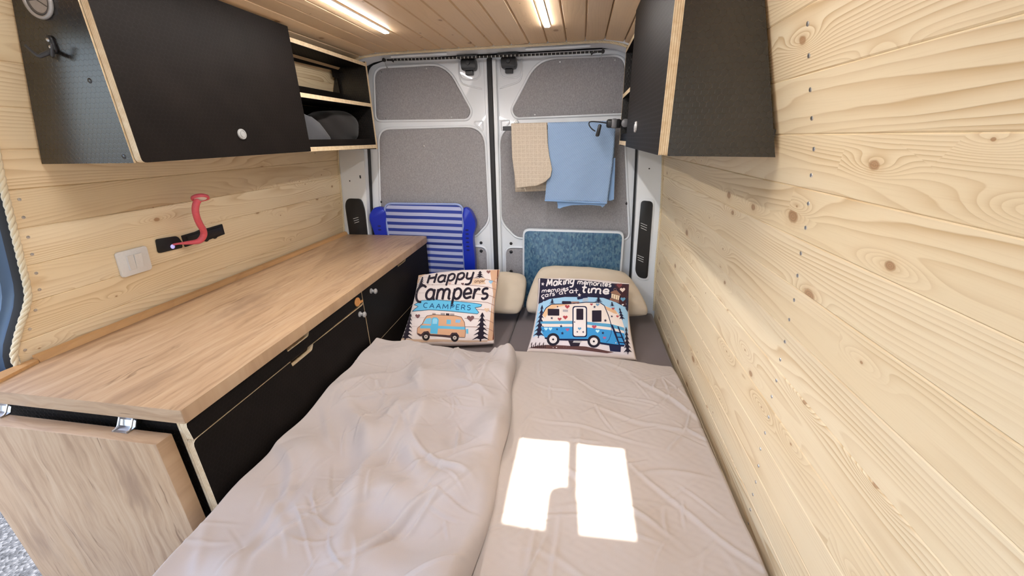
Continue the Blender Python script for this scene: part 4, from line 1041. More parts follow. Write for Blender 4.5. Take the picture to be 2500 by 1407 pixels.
# drawer-side duvet: loftier, rumpled, lying a little over its neighbour
RL = rnd_ridges(11, 30, -0.86, -0.30, 0.45, 1.50, (0.9, 2.2, 1.5), (0.05, 0.13), (0.006, 0.014), (0.003, 0.008))
RL = [(a, b, c, d, e, f * 1.35, g) for a, b, c, d, e, f, g in RL]
RL += RFINE(41, 120, -0.84, -0.26)
RL += [(-0.60, 1.25, 2.1, 0.16, 0.030, 0.016, 0.8), (-0.70, 0.98, 2.35, 0.20, 0.032, 0.020, -1.0), (-0.48, 0.92, 1.9, 0.18, 0.026, 0.014, 1.2), (-0.55, 0.70, 1.75, 0.16, 0.030, 0.020, 0.6),
       (-0.76, 0.72, 2.2, 0.12, 0.016, 0.014, -2.0), (-0.42, 1.18, 0.25, 0.13, 0.010, 0.008, 0.5), (-0.62, 0.60, 1.2, 0.12, 0.016, 0.013, 0.0), (-0.40, 0.66, 0.9, 0.10, 0.012, 0.010, 1.5),
       (-0.38, 0.84, 2.6, 0.12, 0.008, 0.009, 0.6), (-0.33, 1.40, 1.45, 0.16, 0.008, 0.006, 0.0), (-0.44, 1.36, 2.2, 0.10, 0.020, 0.012, 0.0), (-0.80, 1.15, 1.0, 0.12, 0.018, 0.012, 0.0), (-0.50, 1.52, 1.2, 0.06, 0.008, 0.010, 0.0)]
duvet('duvet', 'duvet', 'rumpled beige duvet on the drawer side of the bed, overlapping its neighbour',
      lambda Y: FX + 0.004 + TAP * (Y - 0.593), lambda Y: np.interp(Y, [0.3, 0.58, 0.86, 1.2, 1.62], [-0.205, -0.198, -0.192, -0.215, -0.262]), 0.30,
      lambda s: 1.520 + 0.030 * np.sin(s * 3.2) - 0.015 * (1 - s),
      lambda X, Y: 0.582 + 0.045 * np.exp(-(X - (FX + TAP * (Y - 0.593))) / 0.10) + 0.006 * np.exp(-((X + 0.28) / 0.06) ** 2),
      lambda X, Y: np.where(X > -0.33, 0.46 + 0.078 * np.clip((X + 0.335) / 0.06, 0, 1), 0.458), (0.02, 0.036, 0.05, 0.055), RL, 21, 0.0155)
RR = rnd_ridges(5, 15, -0.25, 0.44, 0.45, 1.55, (2.55, 2.8, 0.15, 1.55), (0.05, 0.12), (0.004, 0.008), (0.0012, 0.0032))
RR += RFINE(42, 70, -0.22, 0.44)
RR += [(0.12, 1.33, 2.65, 0.20, 0.005, 0.0038, 0.3), (0.26, 1.16, 2.85, 0.20, 0.008, 0.0042, 0.4), (0.05, 1.10, 2.95, 0.20, 0.005, 0.0038, -0.2), (0.33, 0.80, 2.35, 0.22, 0.006, 0.0045, 0.3),
       (0.10, 0.84, 2.55, 0.18, 0.007, 0.006, 0.2), (-0.02, 0.62, 1.62, 0.14, 0.006, 0.004, 0.3), (-0.08, 0.60, 1.45, 0.14, 0.006, 0.004, 0.0), (0.30, 0.95, 0.15, 0.10, 0.007, 0.005, 1.5), (0.36, 1.30, 2.3, 0.20, 0.008, 0.005, 0.3)]
duvet('duvet', 'duvet_light', 'smoother beige duvet beside the plain pine wall with sunlight on it',
      lambda Y: np.full_like(Y, -0.318), lambda Y: np.interp(Y, [0.3, 0.7, 0.95, 1.3, 1.62], [0.468, 0.466, 0.462, 0.455, 0.436]), 0.30,
      lambda s: 1.615 + 0.018 * np.sin(s * 5) - 0.012 * s,
      lambda X, Y: 0.530 + 0.004 * np.sin(6 * X + 3 * Y),
      lambda X, Y: np.full_like(X, 0.4575), (0.05, 0.024, 0.05, 0.05), RR, 33, 0.0045)

# ------------------------------------------------------------------ pillows and printed cushions
class Pad:
    """a stuffed cushion spanned between four corners (TL, TR, BR, BL)"""
    def __init__(s, tl, tr, br, bl, T, pinch=0.06, seed=0, pw=0.5, kv=None, wr=1.0, kc=0.0):
        s.kc = kc
        s.kv = pinch if kv is None else kv; s.wr = wr
        s.c = [Vector(p) for p in (tl, tr, br, bl)]; s.T = T; s.k = pinch; s.pw = pw
        s.n = (s.c[1] - s.c[3]).cross(s.c[0] - s.c[2]).normalized()
        if s.n.y > 0: s.n = -s.n
        r = random.Random(seed); s.ph = [r.uniform(0, 6.28) for _ in range(10)]
    def at(s, u, v, side=1, off=0.0):
        uu = u * (1 - s.k * (1 - v * v)); vv = v * (1 - s.kv * (1 - u * u))
        q4 = 1 - s.kc * (u * u * v * v) ** 2; uu *= q4; vv *= q4
        a, b = (uu + 1) / 2, (vv + 1) / 2
        p = s.c[3].lerp(s.c[2], a).lerp(s.c[0].lerp(s.c[1], a), b)
        q = max(0.0, (1 - u * u)) ** s.pw * max(0.0, (1 - v * v)) ** s.pw
        w = 0.035 * math.sin(5 * u + 3 * v + s.ph[0]) + 0.03 * math.sin(4 * v - 3 * u + s.ph[1]) + 0.025 * math.sin(9 * u * v + s.ph[2])
        rr = min(1.0, 2.2 * (1 - max(abs(u), abs(v)))); edge = math.sin(16 * u + s.ph[3]) * math.sin(14 * v + s.ph[4]) * 0.05 * s.wr * (1 - rr)
        w *= s.wr
        return p + s.n * (side * s.T * (q * (1 + w) + edge * q) * (1.0 if side > 0 else 0.6) + off)
    def build(s, name, mat, label, cat, n=44):
        bm = bmesh.new(); g = {}
        cs = [math.sin(math.pi / 2 * (2 * i / n - 1)) * 0.35 + (2 * i / n - 1) * 0.65 for i in range(n + 1)]
        for side in (1, -1):
            for i in range(n + 1):
                for j in range(n + 1):
                    if side == -1 and (i in (0, n) or j in (0, n)): g[side, i, j] = g[1, i, j]
                    else: g[side, i, j] = bm.verts.new(s.at(cs[i], cs[j], side))
            for i in range(n):
                for j in range(n):
                    bm.faces.new((g[side, i, j], g[side, i + 1, j], g[side, i + 1, j + 1], g[side, i, j + 1]))
        return tag(finish(name, bm, mat, None, True, 120), label, cat)

Pad((-0.735, 2.175, 0.712), (-0.285, 2.225, 0.685), (-0.300, 2.02, 0.500), (-0.900, 1.885, 0.622), 0.062, -0.02, 4, 0.5, None, 2.2, 0.09).build('pillow', 'pillow', 'ecru bed pillow tucked behind the white lettered cushion', 'pillow')
Pad((-0.215, 2.235, 0.738), (0.285, 2.235, 0.722), (0.424, 2.07, 0.515), (-0.286, 2.02, 0.515), 0.085, -0.03, 9, 0.46, None, 2.2, 0.075).build('pillow', 'pillow', 'ecru bed pillow behind the dark blue topped cushion by the pine wall', 'pillow')

PADL = Pad((-0.895, 2.025, 0.722), (-0.418, 2.045, 0.768), (-0.393, 1.722, 0.478), (-0.872, 1.650, 0.482), 0.050, 0.055, 2, 0.42, -0.05)
PADR = Pad((-0.203, 2.025, 0.732), (0.280, 2.025, 0.722), (0.296, 1.662, 0.474), (-0.222, 1.668, 0.474), 0.050, 0.065, 6, 0.42, -0.04)
cushL = PADL.build('cushion', 'cushion', 'white square cushion printed with big dark lettering and a tan camper', 'cushion')
cushR = PADR.build('cushion', 'cushion', 'square cushion printed with a blue and white caravan under dark sky', 'cushion')

def ink(col):
    key = 'ink_%d_%d_%d' % col
    if key not in M: M[key] = fabric(key, srgb(*col), 0.05, 1200.0, 0.15)
    return key

class Art:
    """flat print on a cushion's face; cu, cv = how the artwork sheet stretches over the stuffed face"""
    def __init__(s, pad, parent, cu, cv):
        s.pad, s.parent, s.cu, s.cv = pad, parent, cu, cv
        s.layers = {}; s.k = 0
    def uv(s, x, y):
        a, b = (x - 1000) / 800, (y - 700) / 550
        t = [a ** i * b ** j for i in range(6) for j in range(6 - i)]
        return sum(p * q for p, q in zip(t, s.cu)), sum(p * q for p, q in zip(t, s.cv))
    def P(s, x, y, z):
        u, v = s.uv(x, y); return s.pad.at(max(-0.995, min(0.995, u)), max(-0.995, min(0.995, v)), 1, 0.0007 + 0.00022 * z)
    def _bm(s, part, col):
        if part in ('print_ground', 'print_board_line', 'print_heart', 'print_star', 'print_tree'): s.k += 1; part = (part, s.k)
        L = s.layers.setdefault(part, {'bm': bmesh.new(), 'mats': []}); k = ink(col)
        if k not in L['mats']: L['mats'].append(k)
        return L['bm'], L['mats'].index(k)
    def poly(s, part, col, pts, z=1, den=45.0):
        bm, mi = s._bm(part, col)
        P = []
        for a, b in zip(pts, pts[1:] + pts[:1]):
            m = max(1, int(math.hypot(b[0] - a[0], b[1] - a[1]) / den))
            P += [(a[0] + (b[0] - a[0]) * k / m, a[1] + (b[1] - a[1]) * k / m) for k in range(m)]
        x0, x1 = min(p[0] for p in P), max(p[0] for p in P); y0, y1 = min(p[1] for p in P), max(p[1] for p in P)
        n = len(P); V = [Vector(p) for p in P]
        gx = x0 + den / 2
        while gx < x1:
            gy = y0 + den / 2
            while gy < y1: V.append(Vector((gx, gy))); gy += den
            gx += den
        vs, es, fs = geometry.delaunay_2d_cdt(V, [], [list(range(n))], 1, 1e-4)[:3]
        bv = [bm.verts.new(s.P(v.x, v.y, z)) for v in vs]
        for f in fs:
            try: bm.faces.new([bv[i] for i in f]).material_index = mi
            except ValueError: pass
    def stroke(s, part, col, pts, w, z=3, step=9.0):
        bm, mi = s._bm(part, col)
        Q = []
        for a, b in zip(pts, pts[1:]):
            m = max(1, int(math.hypot(b[0] - a[0], b[1] - a[1]) / step))
            Q += [(a[0] + (b[0] - a[0]) * k / m, a[1] + (b[1] - a[1]) * k / m) for k in range(m)]
        Q.append(pts[-1]); n = len(Q)
        L = []; 
        for i in range(n):
            a, b = Q[max(0, i - 1)], Q[min(n - 1, i + 1)]; d = math.hypot(b[0] - a[0], b[1] - a[1]) or 1
            nx_, ny_ = -(b[1] - a[1]) / d, (b[0] - a[0]) / d
            t = 1.0 if 0 < i < n - 1 else 0.6
            L.append((bm.verts.new(s.P(Q[i][0] + nx_ * w / 2 * t, Q[i][1] + ny_ * w / 2 * t, z)), bm.verts.new(s.P(Q[i][0] - nx_ * w / 2 * t, Q[i][1] - ny_ * w / 2 * t, z))))
        for a, b in zip(L, L[1:]): bm.faces.new((a[0], a[1], b[1], b[0])).material_index = mi
    def disc(s, part, col, cx, cy, r, z=3, ry=None): s.poly(part, col, [(cx + r * math.cos(t), cy + (ry or r) * math.sin(t)) for t in np.linspace(0, 2 * math.pi, 23)[:-1]], z, 40)
    def heart(s, col, cx, cy, r, z=4, part='print_heart'):
        pts = []
        for t in np.linspace(0, 2 * math.pi, 25)[:-1]:
            pts.append((cx + r * math.sin(t) ** 3, cy - r * (13 * math.cos(t) - 5 * math.cos(2 * t) - 2 * math.cos(3 * t) - math.cos(4 * t)) / 17))
        s.poly(part, col, pts, z, 60)
    def star(s, col, cx, cy, r, z=4): s.poly('print_star', col, [(cx + (r if k % 2 == 0 else r * 0.42) * math.sin(k * math.pi / 5 + 0.2), cy - (r if k % 2 == 0 else r * 0.42) * math.cos(k * math.pi / 5 + 0.2)) for k in range(10)], z, 60)
    def fir(s, col, tx, ty, bx, by, hw, tiers=6, z=3):
        """fir silhouette from its tip to its foot"""
        dx, dy = bx - tx, by - ty; l, r = [], []
        for k in range(tiers):
            a, b = (k + 0.25) / tiers * 0.92, (k + 1.0) / tiers * 0.92; w = hw * (0.18 + 0.82 * (k + 1) / tiers)
            for arr, sg in ((l, -1), (r, 1)):
                arr.append((tx + dx * a + sg * w * 0.28, ty + dy * a)); arr.append((tx + dx * b + sg * w, ty + dy * b + hw * 0.10)); arr.append((tx + dx * (b - 0.02) + sg * w * 0.42, ty + dy * (b - 0.02)))
        tw = hw * 0.09
        s.poly('print_tree', col, [(tx, ty)] + r + [(tx + dx * 0.93 + tw, ty + dy * 0.93), (bx + tw, by), (bx - tw, by), (tx + dx * 0.93 - tw, ty + dy * 0.93)] + list(reversed(l)), z, 60)
    def text(s, part, col, string, x, y, x2, y2, xh, w, slant=0.2, z=5, font=None):
        """letters drawn as strokes from (x, y) to (x2, y2) along the baseline"""
        adv = [GLYPH[c][0] for c in string]; tot = sum(adv); L = math.hypot(x2 - x, y2 - y); sx = L / tot
        tx, ty = (x2 - x) / L, (y2 - y) / L; cur = 0.0; base = part
        for c, a in zip(string, adv):
            s.k += 1; part = (base, s.k)
            for line in GLYPH[c][1]:
                pts = []
                for gx, gy in line:
                    X = (cur + gx) * sx + gy * xh * slant; Y = gy * xh
                    pts.append((x + tx * X + ty * Y * 0.0, y + ty * X - Y))
                s.stroke(part, col, pts, w, z)
            cur += a
    def done(s):
        for part, L in s.layers.items():
            part = part if isinstance(part, str) else part[0]
            me = bpy.data.meshes.new(part); L['bm'].to_mesh(me); L['bm'].free()
            n = s.pad.n
            me.update()
            flip = [p.index for p in me.polygons if p.normal.dot(n) < 0]
            if flip:
                bm = bmesh.new(); bm.from_mesh(me); bm.faces.ensure_lookup_table()
                bmesh.ops.reverse_faces(bm, faces=[bm.faces[i] for i in flip]); bm.to_mesh(me); bm.free()
            for p in me.polygons: p.use_smooth = True
            link(part, me, L['mats'], s.parent)

def arc(cx, cy, rx, ry, a0, a1, n=14): return [(cx + rx * math.cos(math.radians(a0 + (a1 - a0) * k / n)), cy + ry * math.sin(math.radians(a0 + (a1 - a0) * k / n))) for k in range(n + 1)]
GLYPH = {
 ' ': (0.5, []),
 'a': (1.0, [arc(0.42, 0.5, 0.36, 0.48, 40, 400, 20), [(0.78, 1.0), (0.76, 0.3), (0.82, 0.05), (0.95, 0.0)]]),
 'c': (0.85, [arc(0.45, 0.5, 0.38, 0.5, 50, 310)]),
 'e': (0.92, [[(0.10, 0.48), (0.74, 0.56)] + arc(0.43, 0.55, 0.34, 0.46, 5, 300)[1:] + [(0.85, 0.25)]]),
 'f': (0.65, [[(0.70, 1.55), (0.52, 1.65), (0.38, 1.45), (0.33, 0.9), (0.28, -0.05)], [(0.05, 0.95), (0.62, 0.98)]]),
 'g': (1.0, [arc(0.42, 0.5, 0.36, 0.48, 20, 380, 18), [(0.78, 1.0), (0.76, -0.4)] + arc(0.42, -0.4, 0.34, 0.35, 0, -150)]),
 'i': (0.5, [[(0.25, 0.95), (0.23, 0.2), (0.32, 0.02), (0.48, 0.1)], [(0.28, 1.35), (0.30, 1.45)]]),
 'k': (0.95, [[(0.15, 1.7), (0.12, 0.0)], [(0.72, 0.95), (0.16, 0.45), (0.55, 0.25), (0.88, 0.0)]]),
 'm': (1.55, [[(0.12, 1.0), (0.12, 0.0)], [(0.12, 0.6)] + arc(0.42, 0.66, 0.27, 0.32, 160, 0, 8) + [(0.68, 0.0)], [(0.68, 0.6)] + arc(0.98, 0.66, 0.27, 0.32, 160, 0, 8) + [(1.24, 0.12), (1.42, 0.02)]]),
 'n': (1.05, [[(0.12, 1.0), (0.12, 0.0)], [(0.12, 0.6)] + arc(0.45, 0.66, 0.30, 0.32, 160, 0, 8) + [(0.74, 0.12), (0.95, 0.02)]]),
 'o': (0.95, [arc(0.45, 0.5, 0.37, 0.48, 80, 440, 20)]),
 'p': (1.0, [[(0.16, 1.0), (0.12, -0.62)], arc(0.48, 0.52, 0.35, 0.48, 200, -160, 20)]),
 'r': (0.75, [[(0.16, 1.0), (0.14, 0.0)], [(0.15, 0.55), (0.30, 0.88), (0.50, 0.98), (0.66, 0.86)]]),
 's': (0.85, [arc(0.45, 0.74, 0.28, 0.26, 40, 250, 10) + arc(0.42, 0.25, 0.30, 0.26, 75, -150, 10)]),
 't': (0.70, [[(0.35, 1.5), (0.30, 0.3), (0.38, 0.05), (0.60, 0.06)], [(0.05, 1.0), (0.66, 1.04)]]),
 'y': (0.95, [[(0.12, 1.0), (0.12, 0.45)] + arc(0.42, 0.35, 0.30, 0.33, 170, 350, 9), [(0.76, 1.0), (0.72, -0.4)] + arc(0.40, -0.42, 0.32, 0.38, 0, -140, 8)]),
 'H': (1.15, [[(0.18, 1.22), (0.14, 0.0)], [(0.92, 1.32), (0.84, 0.0)], [(0.05, 0.70), (0.98, 0.80)]]),
 'C': (1.0, [[(0.95, 1.15)] + arc(0.60, 0.55, 0.48, 0.78, 62, 285, 18)]),
 'M': (1.5, [[(0.15, 0.0), (0.30, 1.45), (0.66, 0.35), (1.05, 1.5), (1.22, 0.0)], [(0.30, 1.45), (0.10, 1.3)]]),
 'A': (1.15, [[(0.12, 0.0), (0.52, 1.0), (0.92, 0.0)], [(0.28, 0.38), (0.76, 0.38)]]),
 'P': (1.0, [[(0.18, 0.0), (0.18, 1.0)], [(0.18, 1.0)] + arc(0.48, 0.74, 0.28, 0.26, 90, -90, 10) + [(0.18, 0.48)]]),
 'E': (0.95, [[(0.78, 1.0), (0.18, 1.0), (0.18, 0.0), (0.78, 0.0)], [(0.18, 0.52), (0.66, 0.52)]]),
 'R': (1.05, [[(0.18, 0.0), (0.18, 1.0)], [(0.18, 1.0)] + arc(0.48, 0.74, 0.28, 0.26, 90, -90, 10) + [(0.18, 0.48)], [(0.46, 0.48), (0.86, 0.0)]]),
 'S': (0.95, [arc(0.46, 0.75, 0.28, 0.25, 30, 250, 10) + arc(0.44, 0.25, 0.30, 0.25, 75, -150, 10)]),
}
GLYPH['1'] = (1.1, [arc(0.55, 0.5, 0.40, 0.5, 50, 310)])           # upright small capitals C, M
GLYPH['2'] = (1.35, [[(0.12, 0.0), (0.20, 1.0), (0.60, 0.25), (1.00, 1.0), (1.08, 0.0)]])
BLK, NAVY = (38, 30, 42), (24, 28, 62)

# cushion with big lettering
A = Art(PADL, cushL, [-0.0244, 0.1324, -0.0325, -0.0066, -0.0181, 0.0126, 1.201, -0.1291, -0.0067, 0.0203, -0.0007, -0.0509, 0.0656, 0.0294, -0.0382, 0.022, -0.0385, -0.0374, -0.0752, 0.0321, 0.0607],
        [-0.1358, -0.9023, 0.0826, -0.0021, 0.0499, -0.0364, -0.0378, 0.07, -0.074, 0.0221, 0.0027, 0.0547, -0.1743, -0.0005, 0.0492, -0.0077, 0.0784, -0.014, 0.1204, -0.0429, -0.0475])
A.poly('print_ground', (214, 170, 138), [(1640, 130), (1795, 122), (1740, 600), (1690, 1230), (1600, 1235), (1650, 800), (1690, 500)], 1)
A.poly('print_ground', (214, 178, 146), [(500, 190), (640, 185), (560, 240), (520, 330), (490, 330)], 1)
A.poly('print_ground', (206, 176, 152), [(190, 1180), (330, 1200), (900, 1215), (1600, 1225), (1600, 1250), (200, 1250)], 1)
for k, y in enumerate((235, 350, 480, 600, 720, 870, 1000)):
    A.stroke('print_board_line', (150, 112, 98), [(1180 + 30 * (k % 3), y + 8), (1400, y + 14), (1600, y + 36), (1735 - 8 * k, y + 78)], 7, 2)
    A.stroke('print_board_line', (190, 168, 160), [(520 - 22 * k, y + 6), (800, y), (1180, y + 6)], 4, 2)
A.stroke('print_board_line', (96, 46, 30), [(1765, 125), (1745, 400), (1700, 800), (1690, 1220)], 16, 3)
A.text('print_lettering', BLK, 'Happy', 640, 338, 1385, 258, 104, 31, 0.28)
A.text('print_lettering', BLK, 'Campers', 455, 592, 1615, 578, 168, 37, 0.18)
BAN = [(455, 672), (515, 640), (580, 605), (800, 590), (1100, 612), (1400, 645), (1515, 668), (1500, 700), (1405, 716), (1468, 790), (1440, 812), (1000, 762), (700, 748), (560, 765), (425, 772), (520, 700)]
A.poly('print_banner', (104, 190, 226), BAN, 3); A.stroke('print_banner', (58, 86, 112), BAN + BAN[:1], 8, 4)
A.text('print_lettering', (36, 84, 128), '1AA2PERS', 588, 716, 1350, 752, 74, 12, 0.12)
VAN = [(500, 1120), (505, 1030), (585, 965), (610, 905), (655, 845), (760, 822), (1100, 838), (1190, 858), (1240, 940), (1258, 1090), (1248, 1180), (1020, 1170), (700, 1145), (540, 1150)]
A.poly('print_van', (218, 168, 132), VAN, 3); A.stroke('print_van', (92, 66, 62), VAN + VAN[:1], 7, 6)
A.poly('print_van', (104, 184, 216), [(555, 988), (1248, 1012), (1256, 1056), (545, 1034)], 4)
A.poly('print_van', (72, 52, 56), [(500, 1105), (560, 1128), (605, 1085), (675, 1080), (712, 1132), (1015, 1150), (1045, 1108), (1120, 1104), (1160, 1158), (1150, 1188), (1010, 1186), (700, 1158), (540, 1158)], 4)
A.poly('print_van', (126, 196, 224), [(642, 886), (722, 872), (712, 972), (592, 962)], 4)
A.poly('print_van', (92, 180, 216), [(728, 892), (752, 866), (812, 868), (838, 900), (832, 1000), (820, 1130), (706, 1120), (716, 1000)], 5)
A.poly('print_van', (150, 210, 232), [(745, 900), (762, 880), (808, 884), (820, 910), (812, 968), (742, 968)], 6)
A.poly('print_van', (112, 184, 214), [(962, 898), (1030, 902), (1026, 972), (960, 968)], 5)
A.poly('print_van', (140, 184, 220), [(1106, 896), (1182, 902), (1168, 950), (1096, 944)], 5)
A.poly('print_van', (112, 190, 218), [(1266, 1045), (1300, 1045), (1302, 1120), (1268, 1120)], 4)
for x, y, w_, c_ in ((765, 815, 26, (170, 150, 140)), (902, 812, 34, (160, 148, 148)), (976, 815, 26, (58, 50, 58)), (1046, 818, 36, (164, 150, 148))):
    A.poly('print_van', c_, [(x - w_, y - 16), (x + w_, y - 14), (x + w_, y + 16), (x - w_, y + 14)], 4)
for x, y in ((640, 1168), (1090, 1188)):
    A.disc('print_van', (40, 34, 36), x, y, 60, 6); A.disc('print_van', (206, 192, 180), x, y, 30, 7); A.disc('print_van', (70, 60, 60), x, y, 9, 8)
A.fir(BLK, 402, 800, 312, 1228, 112, 7); A.fir(BLK, 1522, 788, 1490, 1240, 140, 6); A.fir(BLK, 590, 232, 548, 392, 62, 5); A.fir(BLK, 1486, 138, 1476, 246, 78, 3)
A.poly('print_sign', (228, 196, 166), [(1372, 262), (1552, 246), (1568, 280), (1550, 300), (1576, 342), (1352, 352)], 2)
A.text('print_sign', (120, 84, 66), 'amper', 1392, 322, 1560, 312, 32, 7, 0.2)
for c_, x, y, r_ in (((122, 84, 84), 512, 848, 38), ((118, 86, 86), 1336, 880, 58), ((222, 190, 160), 1590, 752, 40), ((150, 190, 216), 1652, 312, 33), ((140, 96, 92), 1616, 156, 32), ((214, 180, 166), 1010, 336, 27), ((110, 78, 78), 1212, 344, 23), ((196, 176, 170), 740, 352, 14)):
    A.heart(c_, x, y, r_)
A.done()

# cushion with the caravan
A = Art(PADR, cushR, [0.0797, 0.0175, -0.0063, 0.0035, 0.0061, -0.0046, 1.1659, -0.1169, -0.0482, 0.0183, 0.0092, -0.0097, 0.0112, -0.013, -0.0034, 0.0194, 0.0129, -0.0442, 0.0122, 0.0097, 0.0325],
        [0.0118, -0.9684, 0.0818, -0.0281, 0.097, -0.0493, 0.0936, -0.0266, 0.0005, -0.0054, 0.0095, 0.0587, -0.0855, -0.0348, 0.0283, 0.0383, 0.0053, -0.0168, 0.1136, -0.0579, 0.0018])
NV = (34, 30, 54)
A.poly('print_ground', (160, 200, 226), [(325, 590), (480, 520), (700, 490), (1250, 500), (1440, 570), (1560, 640), (1600, 720), (1600, 1000), (1570, 1120), (900, 1120), (330, 1100), (240, 1080), (290, 800)], 1)
A.poly('print_ground', NV, [(345, 238), (620, 248), (900, 262), (1300, 300), (1618, 322), (1612, 560), (1600, 715), (1545, 640), (1430, 575), (1250, 512), (1000, 500), (700, 500), (480, 532), (318, 605), (335, 420)], 2)
A.poly('print_ground', (66, 34, 40), [(1400, 318), (1616, 326), (1606, 690), (1545, 632), (1470, 590), (1500, 450)], 3)
A.poly('print_ground', (226, 214, 214), [(240, 1060), (420, 1060), (700, 1130), (1400, 1200), (1560, 1180), (1640, 1340), (1300, 1310), (600, 1250), (165, 1245)], 2)
A.poly('print_ground', (98, 66, 62), [(175, 1238), (300, 1200), (450, 1185), (1000, 1215), (1400, 1290), (1300, 1305), (800, 1255), (400, 1240)], 3)
for k in range(16):
    x = 215 + 14 * k; A.stroke('print_ground', (64, 46, 50), [(x, 1235 - 4 * (k % 3)), (x + 14 * (-1) ** k, 1150 + 17 * (k % 4))], 9, 4)
CAR = [(350, 880), (365, 770), (430, 665), (505, 612), (800, 596), (1000, 577), (1200, 582), (1262, 625), (1420, 690), (1500, 790), (1545, 930), (1552, 1190), (1450, 1190), (1220, 1160), (1020, 1112), (630, 1108), (410, 1085), (368, 990)]
A.poly('print_caravan', (234, 218, 206), CAR, 5)
A.poly('print_caravan', (230, 186, 142), [(372, 760), (430, 665), (505, 612), (800, 598), (640, 640), (480, 690), (420, 800)], 6)
A.poly('print_caravan', (226, 180, 140), [(1265, 630), (1420, 692), (1470, 760), (1400, 740), (1300, 690)], 6)
A.poly('print_caravan', (92, 160, 196), [(350, 852), (800, 842), (1020, 854), (1360, 892), (1542, 945), (1546, 990), (1360, 940), (1020, 896), (800, 886), (350, 886)], 6)
A.poly('print_caravan', (62, 146, 202), [(352, 930), (800, 926), (1020, 936), (1360, 978), (1548, 1025), (1552, 1188), (1450, 1188), (1220, 1158), (1020, 1110), (630, 1106), (408, 1083), (368, 990)], 6)
A.stroke('print_caravan', NAVY, [(365, 770), (430, 665), (505, 612), (800, 596), (1000, 577), (1200, 582), (1262, 625), (1320, 770), (1365, 920), (1475, 1185)], 11, 8)
A.stroke('print_caravan', (40, 70, 120), [(1365, 925), (1362, 1020), (1330, 1110), (1290, 1150)], 7, 8)
A.stroke('print_caravan', NAVY, [(410, 1090), (630, 1112), (1020, 1118), (1220, 1165), (1450, 1195), (1550, 1200)], 26, 7)
def rr(x0, y0, x1, y1, r): return rounded([(x0, y0), (x1, y0), (x1, y1), (x0, y1)], r, 4)
A.poly('print_caravan', NAVY, rr(806, 630, 1016, 1080, 44), 8); A.poly('print_caravan', (236, 224, 218), rr(822, 646, 1000, 1064, 36), 9)
A.poly('print_caravan', (40, 30, 44), rr(862, 668, 962, 828, 10), 10); A.poly('print_caravan', (40, 30, 44), rr(452, 676, 618, 772, 10), 8); A.poly('print_caravan', (40, 30, 44), rr(1086, 694, 1222, 858, 10), 8)
A.poly('print_caravan', (176, 166, 168), rr(668, 684, 742, 716, 4), 8)
A.poly('print_caravan', (44, 34, 50), rr(655, 562, 790, 600, 16), 8); A.poly('print_caravan', (168, 128, 112), rr(790, 566, 905, 596, 10), 8)
A.poly('print_caravan', NAVY, [(870, 505), (1010, 490), (1030, 515), (880, 540)], 8); A.poly('print_caravan', (176, 186, 200), [(955, 520), (1030, 512), (1032, 560), (950, 572)], 9)
for x, y in ((530, 1110), (1112, 1140)):
    A.disc('print_caravan', (36, 32, 44), x, y, 92, 9); A.disc('print_caravan', (226, 216, 212), x, y, 56, 10); A.disc('print_caravan', (40, 34, 40), x, y, 15, 11)
A.poly('print_caravan', (40, 32, 44), [(745, 1130), (930, 1135), (900, 1210), (780, 1212)], 8); A.poly('print_caravan', (186, 180, 176), [(825, 1130), (940, 1135), (915, 1165), (810, 1158)], 9)
A.poly('print_caravan', (34, 36, 66), [(1330, 1185), (1500, 1205), (1495, 1290), (1345, 1275)], 8)
A.stroke('print_ladder', NAVY, [(1372, 905), (1425, 1030), (1482, 1200)], 17, 11); A.stroke('print_ladder', NAVY, [(1455, 928), (1520, 1080), (1610, 1300)], 17, 11)
for a, b in (((1412, 1010), (1500, 1016)), ((1440, 1075), (1525, 1080)), ((1470, 1150), (1560, 1160))): A.stroke('print_ladder', NAVY, [a, b], 13, 11)
A.fir(NV, 374, 618, 318, 1090, 84, 7, 6); A.fir(NV, 518, 528, 514, 604, 40, 3, 6); A.fir(NV, 1178, 500, 1180, 576, 62, 3, 6); A.fir(NV, 1370, 568, 1378, 636, 36, 3, 6); A.fir(NV, 1478, 655, 1520, 832, 44, 4, 7); A.fir(BLK, 1572, 930, 1600, 1325, 62, 6, 12)
W_ = (238, 230, 228)
A.text('print_lettering', W_, 'Making', 425, 348, 835, 308, 62, 20, 0.18, 6)
A.text('print_lettering', W_, 'memorites', 872, 322, 1362, 358, 44, 15, 0.2, 6)
A.text('print_lettering', W_, 'mempies', 362, 440, 752, 404, 36, 11, 0.2, 6)
A.text('print_lettering', W_, 'cafs', 358, 512, 556, 480, 38, 11, 0.2, 6)
A.text('print_lettering', W_, 'at', 612, 466, 722, 454, 38, 11, 0.1, 6)
A.text('print_lettering', W_, 'a', 760, 446, 826, 442, 42, 12, 0.1, 6)
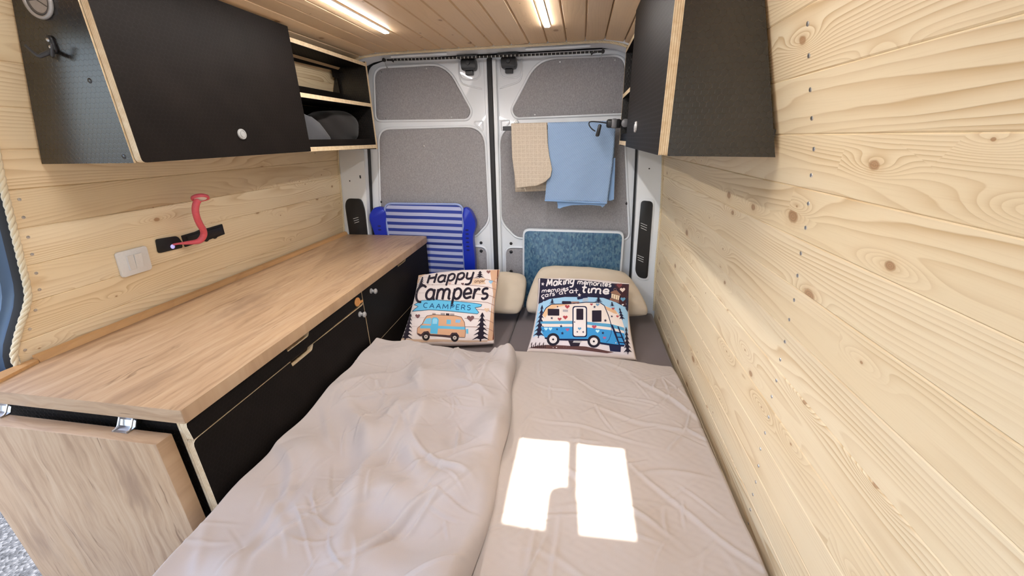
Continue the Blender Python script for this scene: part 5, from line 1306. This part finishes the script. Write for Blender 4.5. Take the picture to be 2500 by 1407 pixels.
A.stroke('print_lettering', W_, [(858, 380), (864, 452)], 12, 6); A.stroke('print_lettering', W_, [(828, 412), (890, 408)], 12, 6)
A.text('print_lettering', W_, 'time', 925, 436, 1335, 464, 70, 23, 0.2, 6)
for x, y, r_ in ((382, 318, 26), (905, 474, 28), (390, 522, 22)): A.star(W_, x, y, r_, 6)
for x, y, r_ in ((592, 645, 15), (510, 808, 22), (1122, 645, 22), (1368, 785, 20), (1276, 842, 24), (836, 860, 15), (644, 920, 25), (586, 964, 20), (662, 1020, 26), (1242, 1018, 24), (876, 1002, 16), (960, 1004, 19)): A.star((44, 42, 72), x, y, r_, 11)
for c_, x, y, r_ in (((178, 74, 78), 732, 642, 34), ((170, 78, 84), 622, 820, 28), ((178, 74, 78), 704, 794, 34), ((168, 78, 84), 1078, 608, 20), ((120, 156, 186), 1166, 612, 26), ((190, 84, 80), 1388, 670, 22), ((186, 82, 82), 1450, 784, 20), ((184, 232, 240), 428, 958, 27), ((184, 232, 240), 490, 958, 27), ((168, 92, 130), 735, 970, 28), ((190, 80, 96), 1118, 930, 33), ((196, 236, 240), 1166, 992, 28), ((172, 100, 140), 1265, 1086, 24), ((110, 158, 190), 908, 955, 26), ((236, 214, 200), 1522, 402, 38), ((104, 156, 186), 1528, 536, 36), ((124, 62, 66), 1478, 340, 40), ((236, 226, 220), 1526, 614, 15)):
    A.heart(c_, x, y, r_, 11)
A.poly('print_lantern', (150, 110, 88), [(1415, 405), (1440, 405), (1498, 466), (1490, 486), (1350, 440), (1362, 424)], 6)
A.poly('print_lantern', (236, 214, 180), [(1366, 450), (1482, 486), (1470, 546), (1362, 512)], 6)
A.poly('print_lantern', (140, 100, 84), [(1345, 512), (1475, 550), (1472, 588), (1340, 545)], 7)
for x in (1392, 1425, 1456): A.stroke('print_lantern', (120, 84, 72), [(x, 456 + (x - 1366) * 0.3), (x - 6, 516 + (x - 1366) * 0.3)], 7, 8)
A.stroke('print_lantern', (140, 104, 90), arc(1416, 396, 18, 18, 0, 360, 14), 7, 8)
A.done()
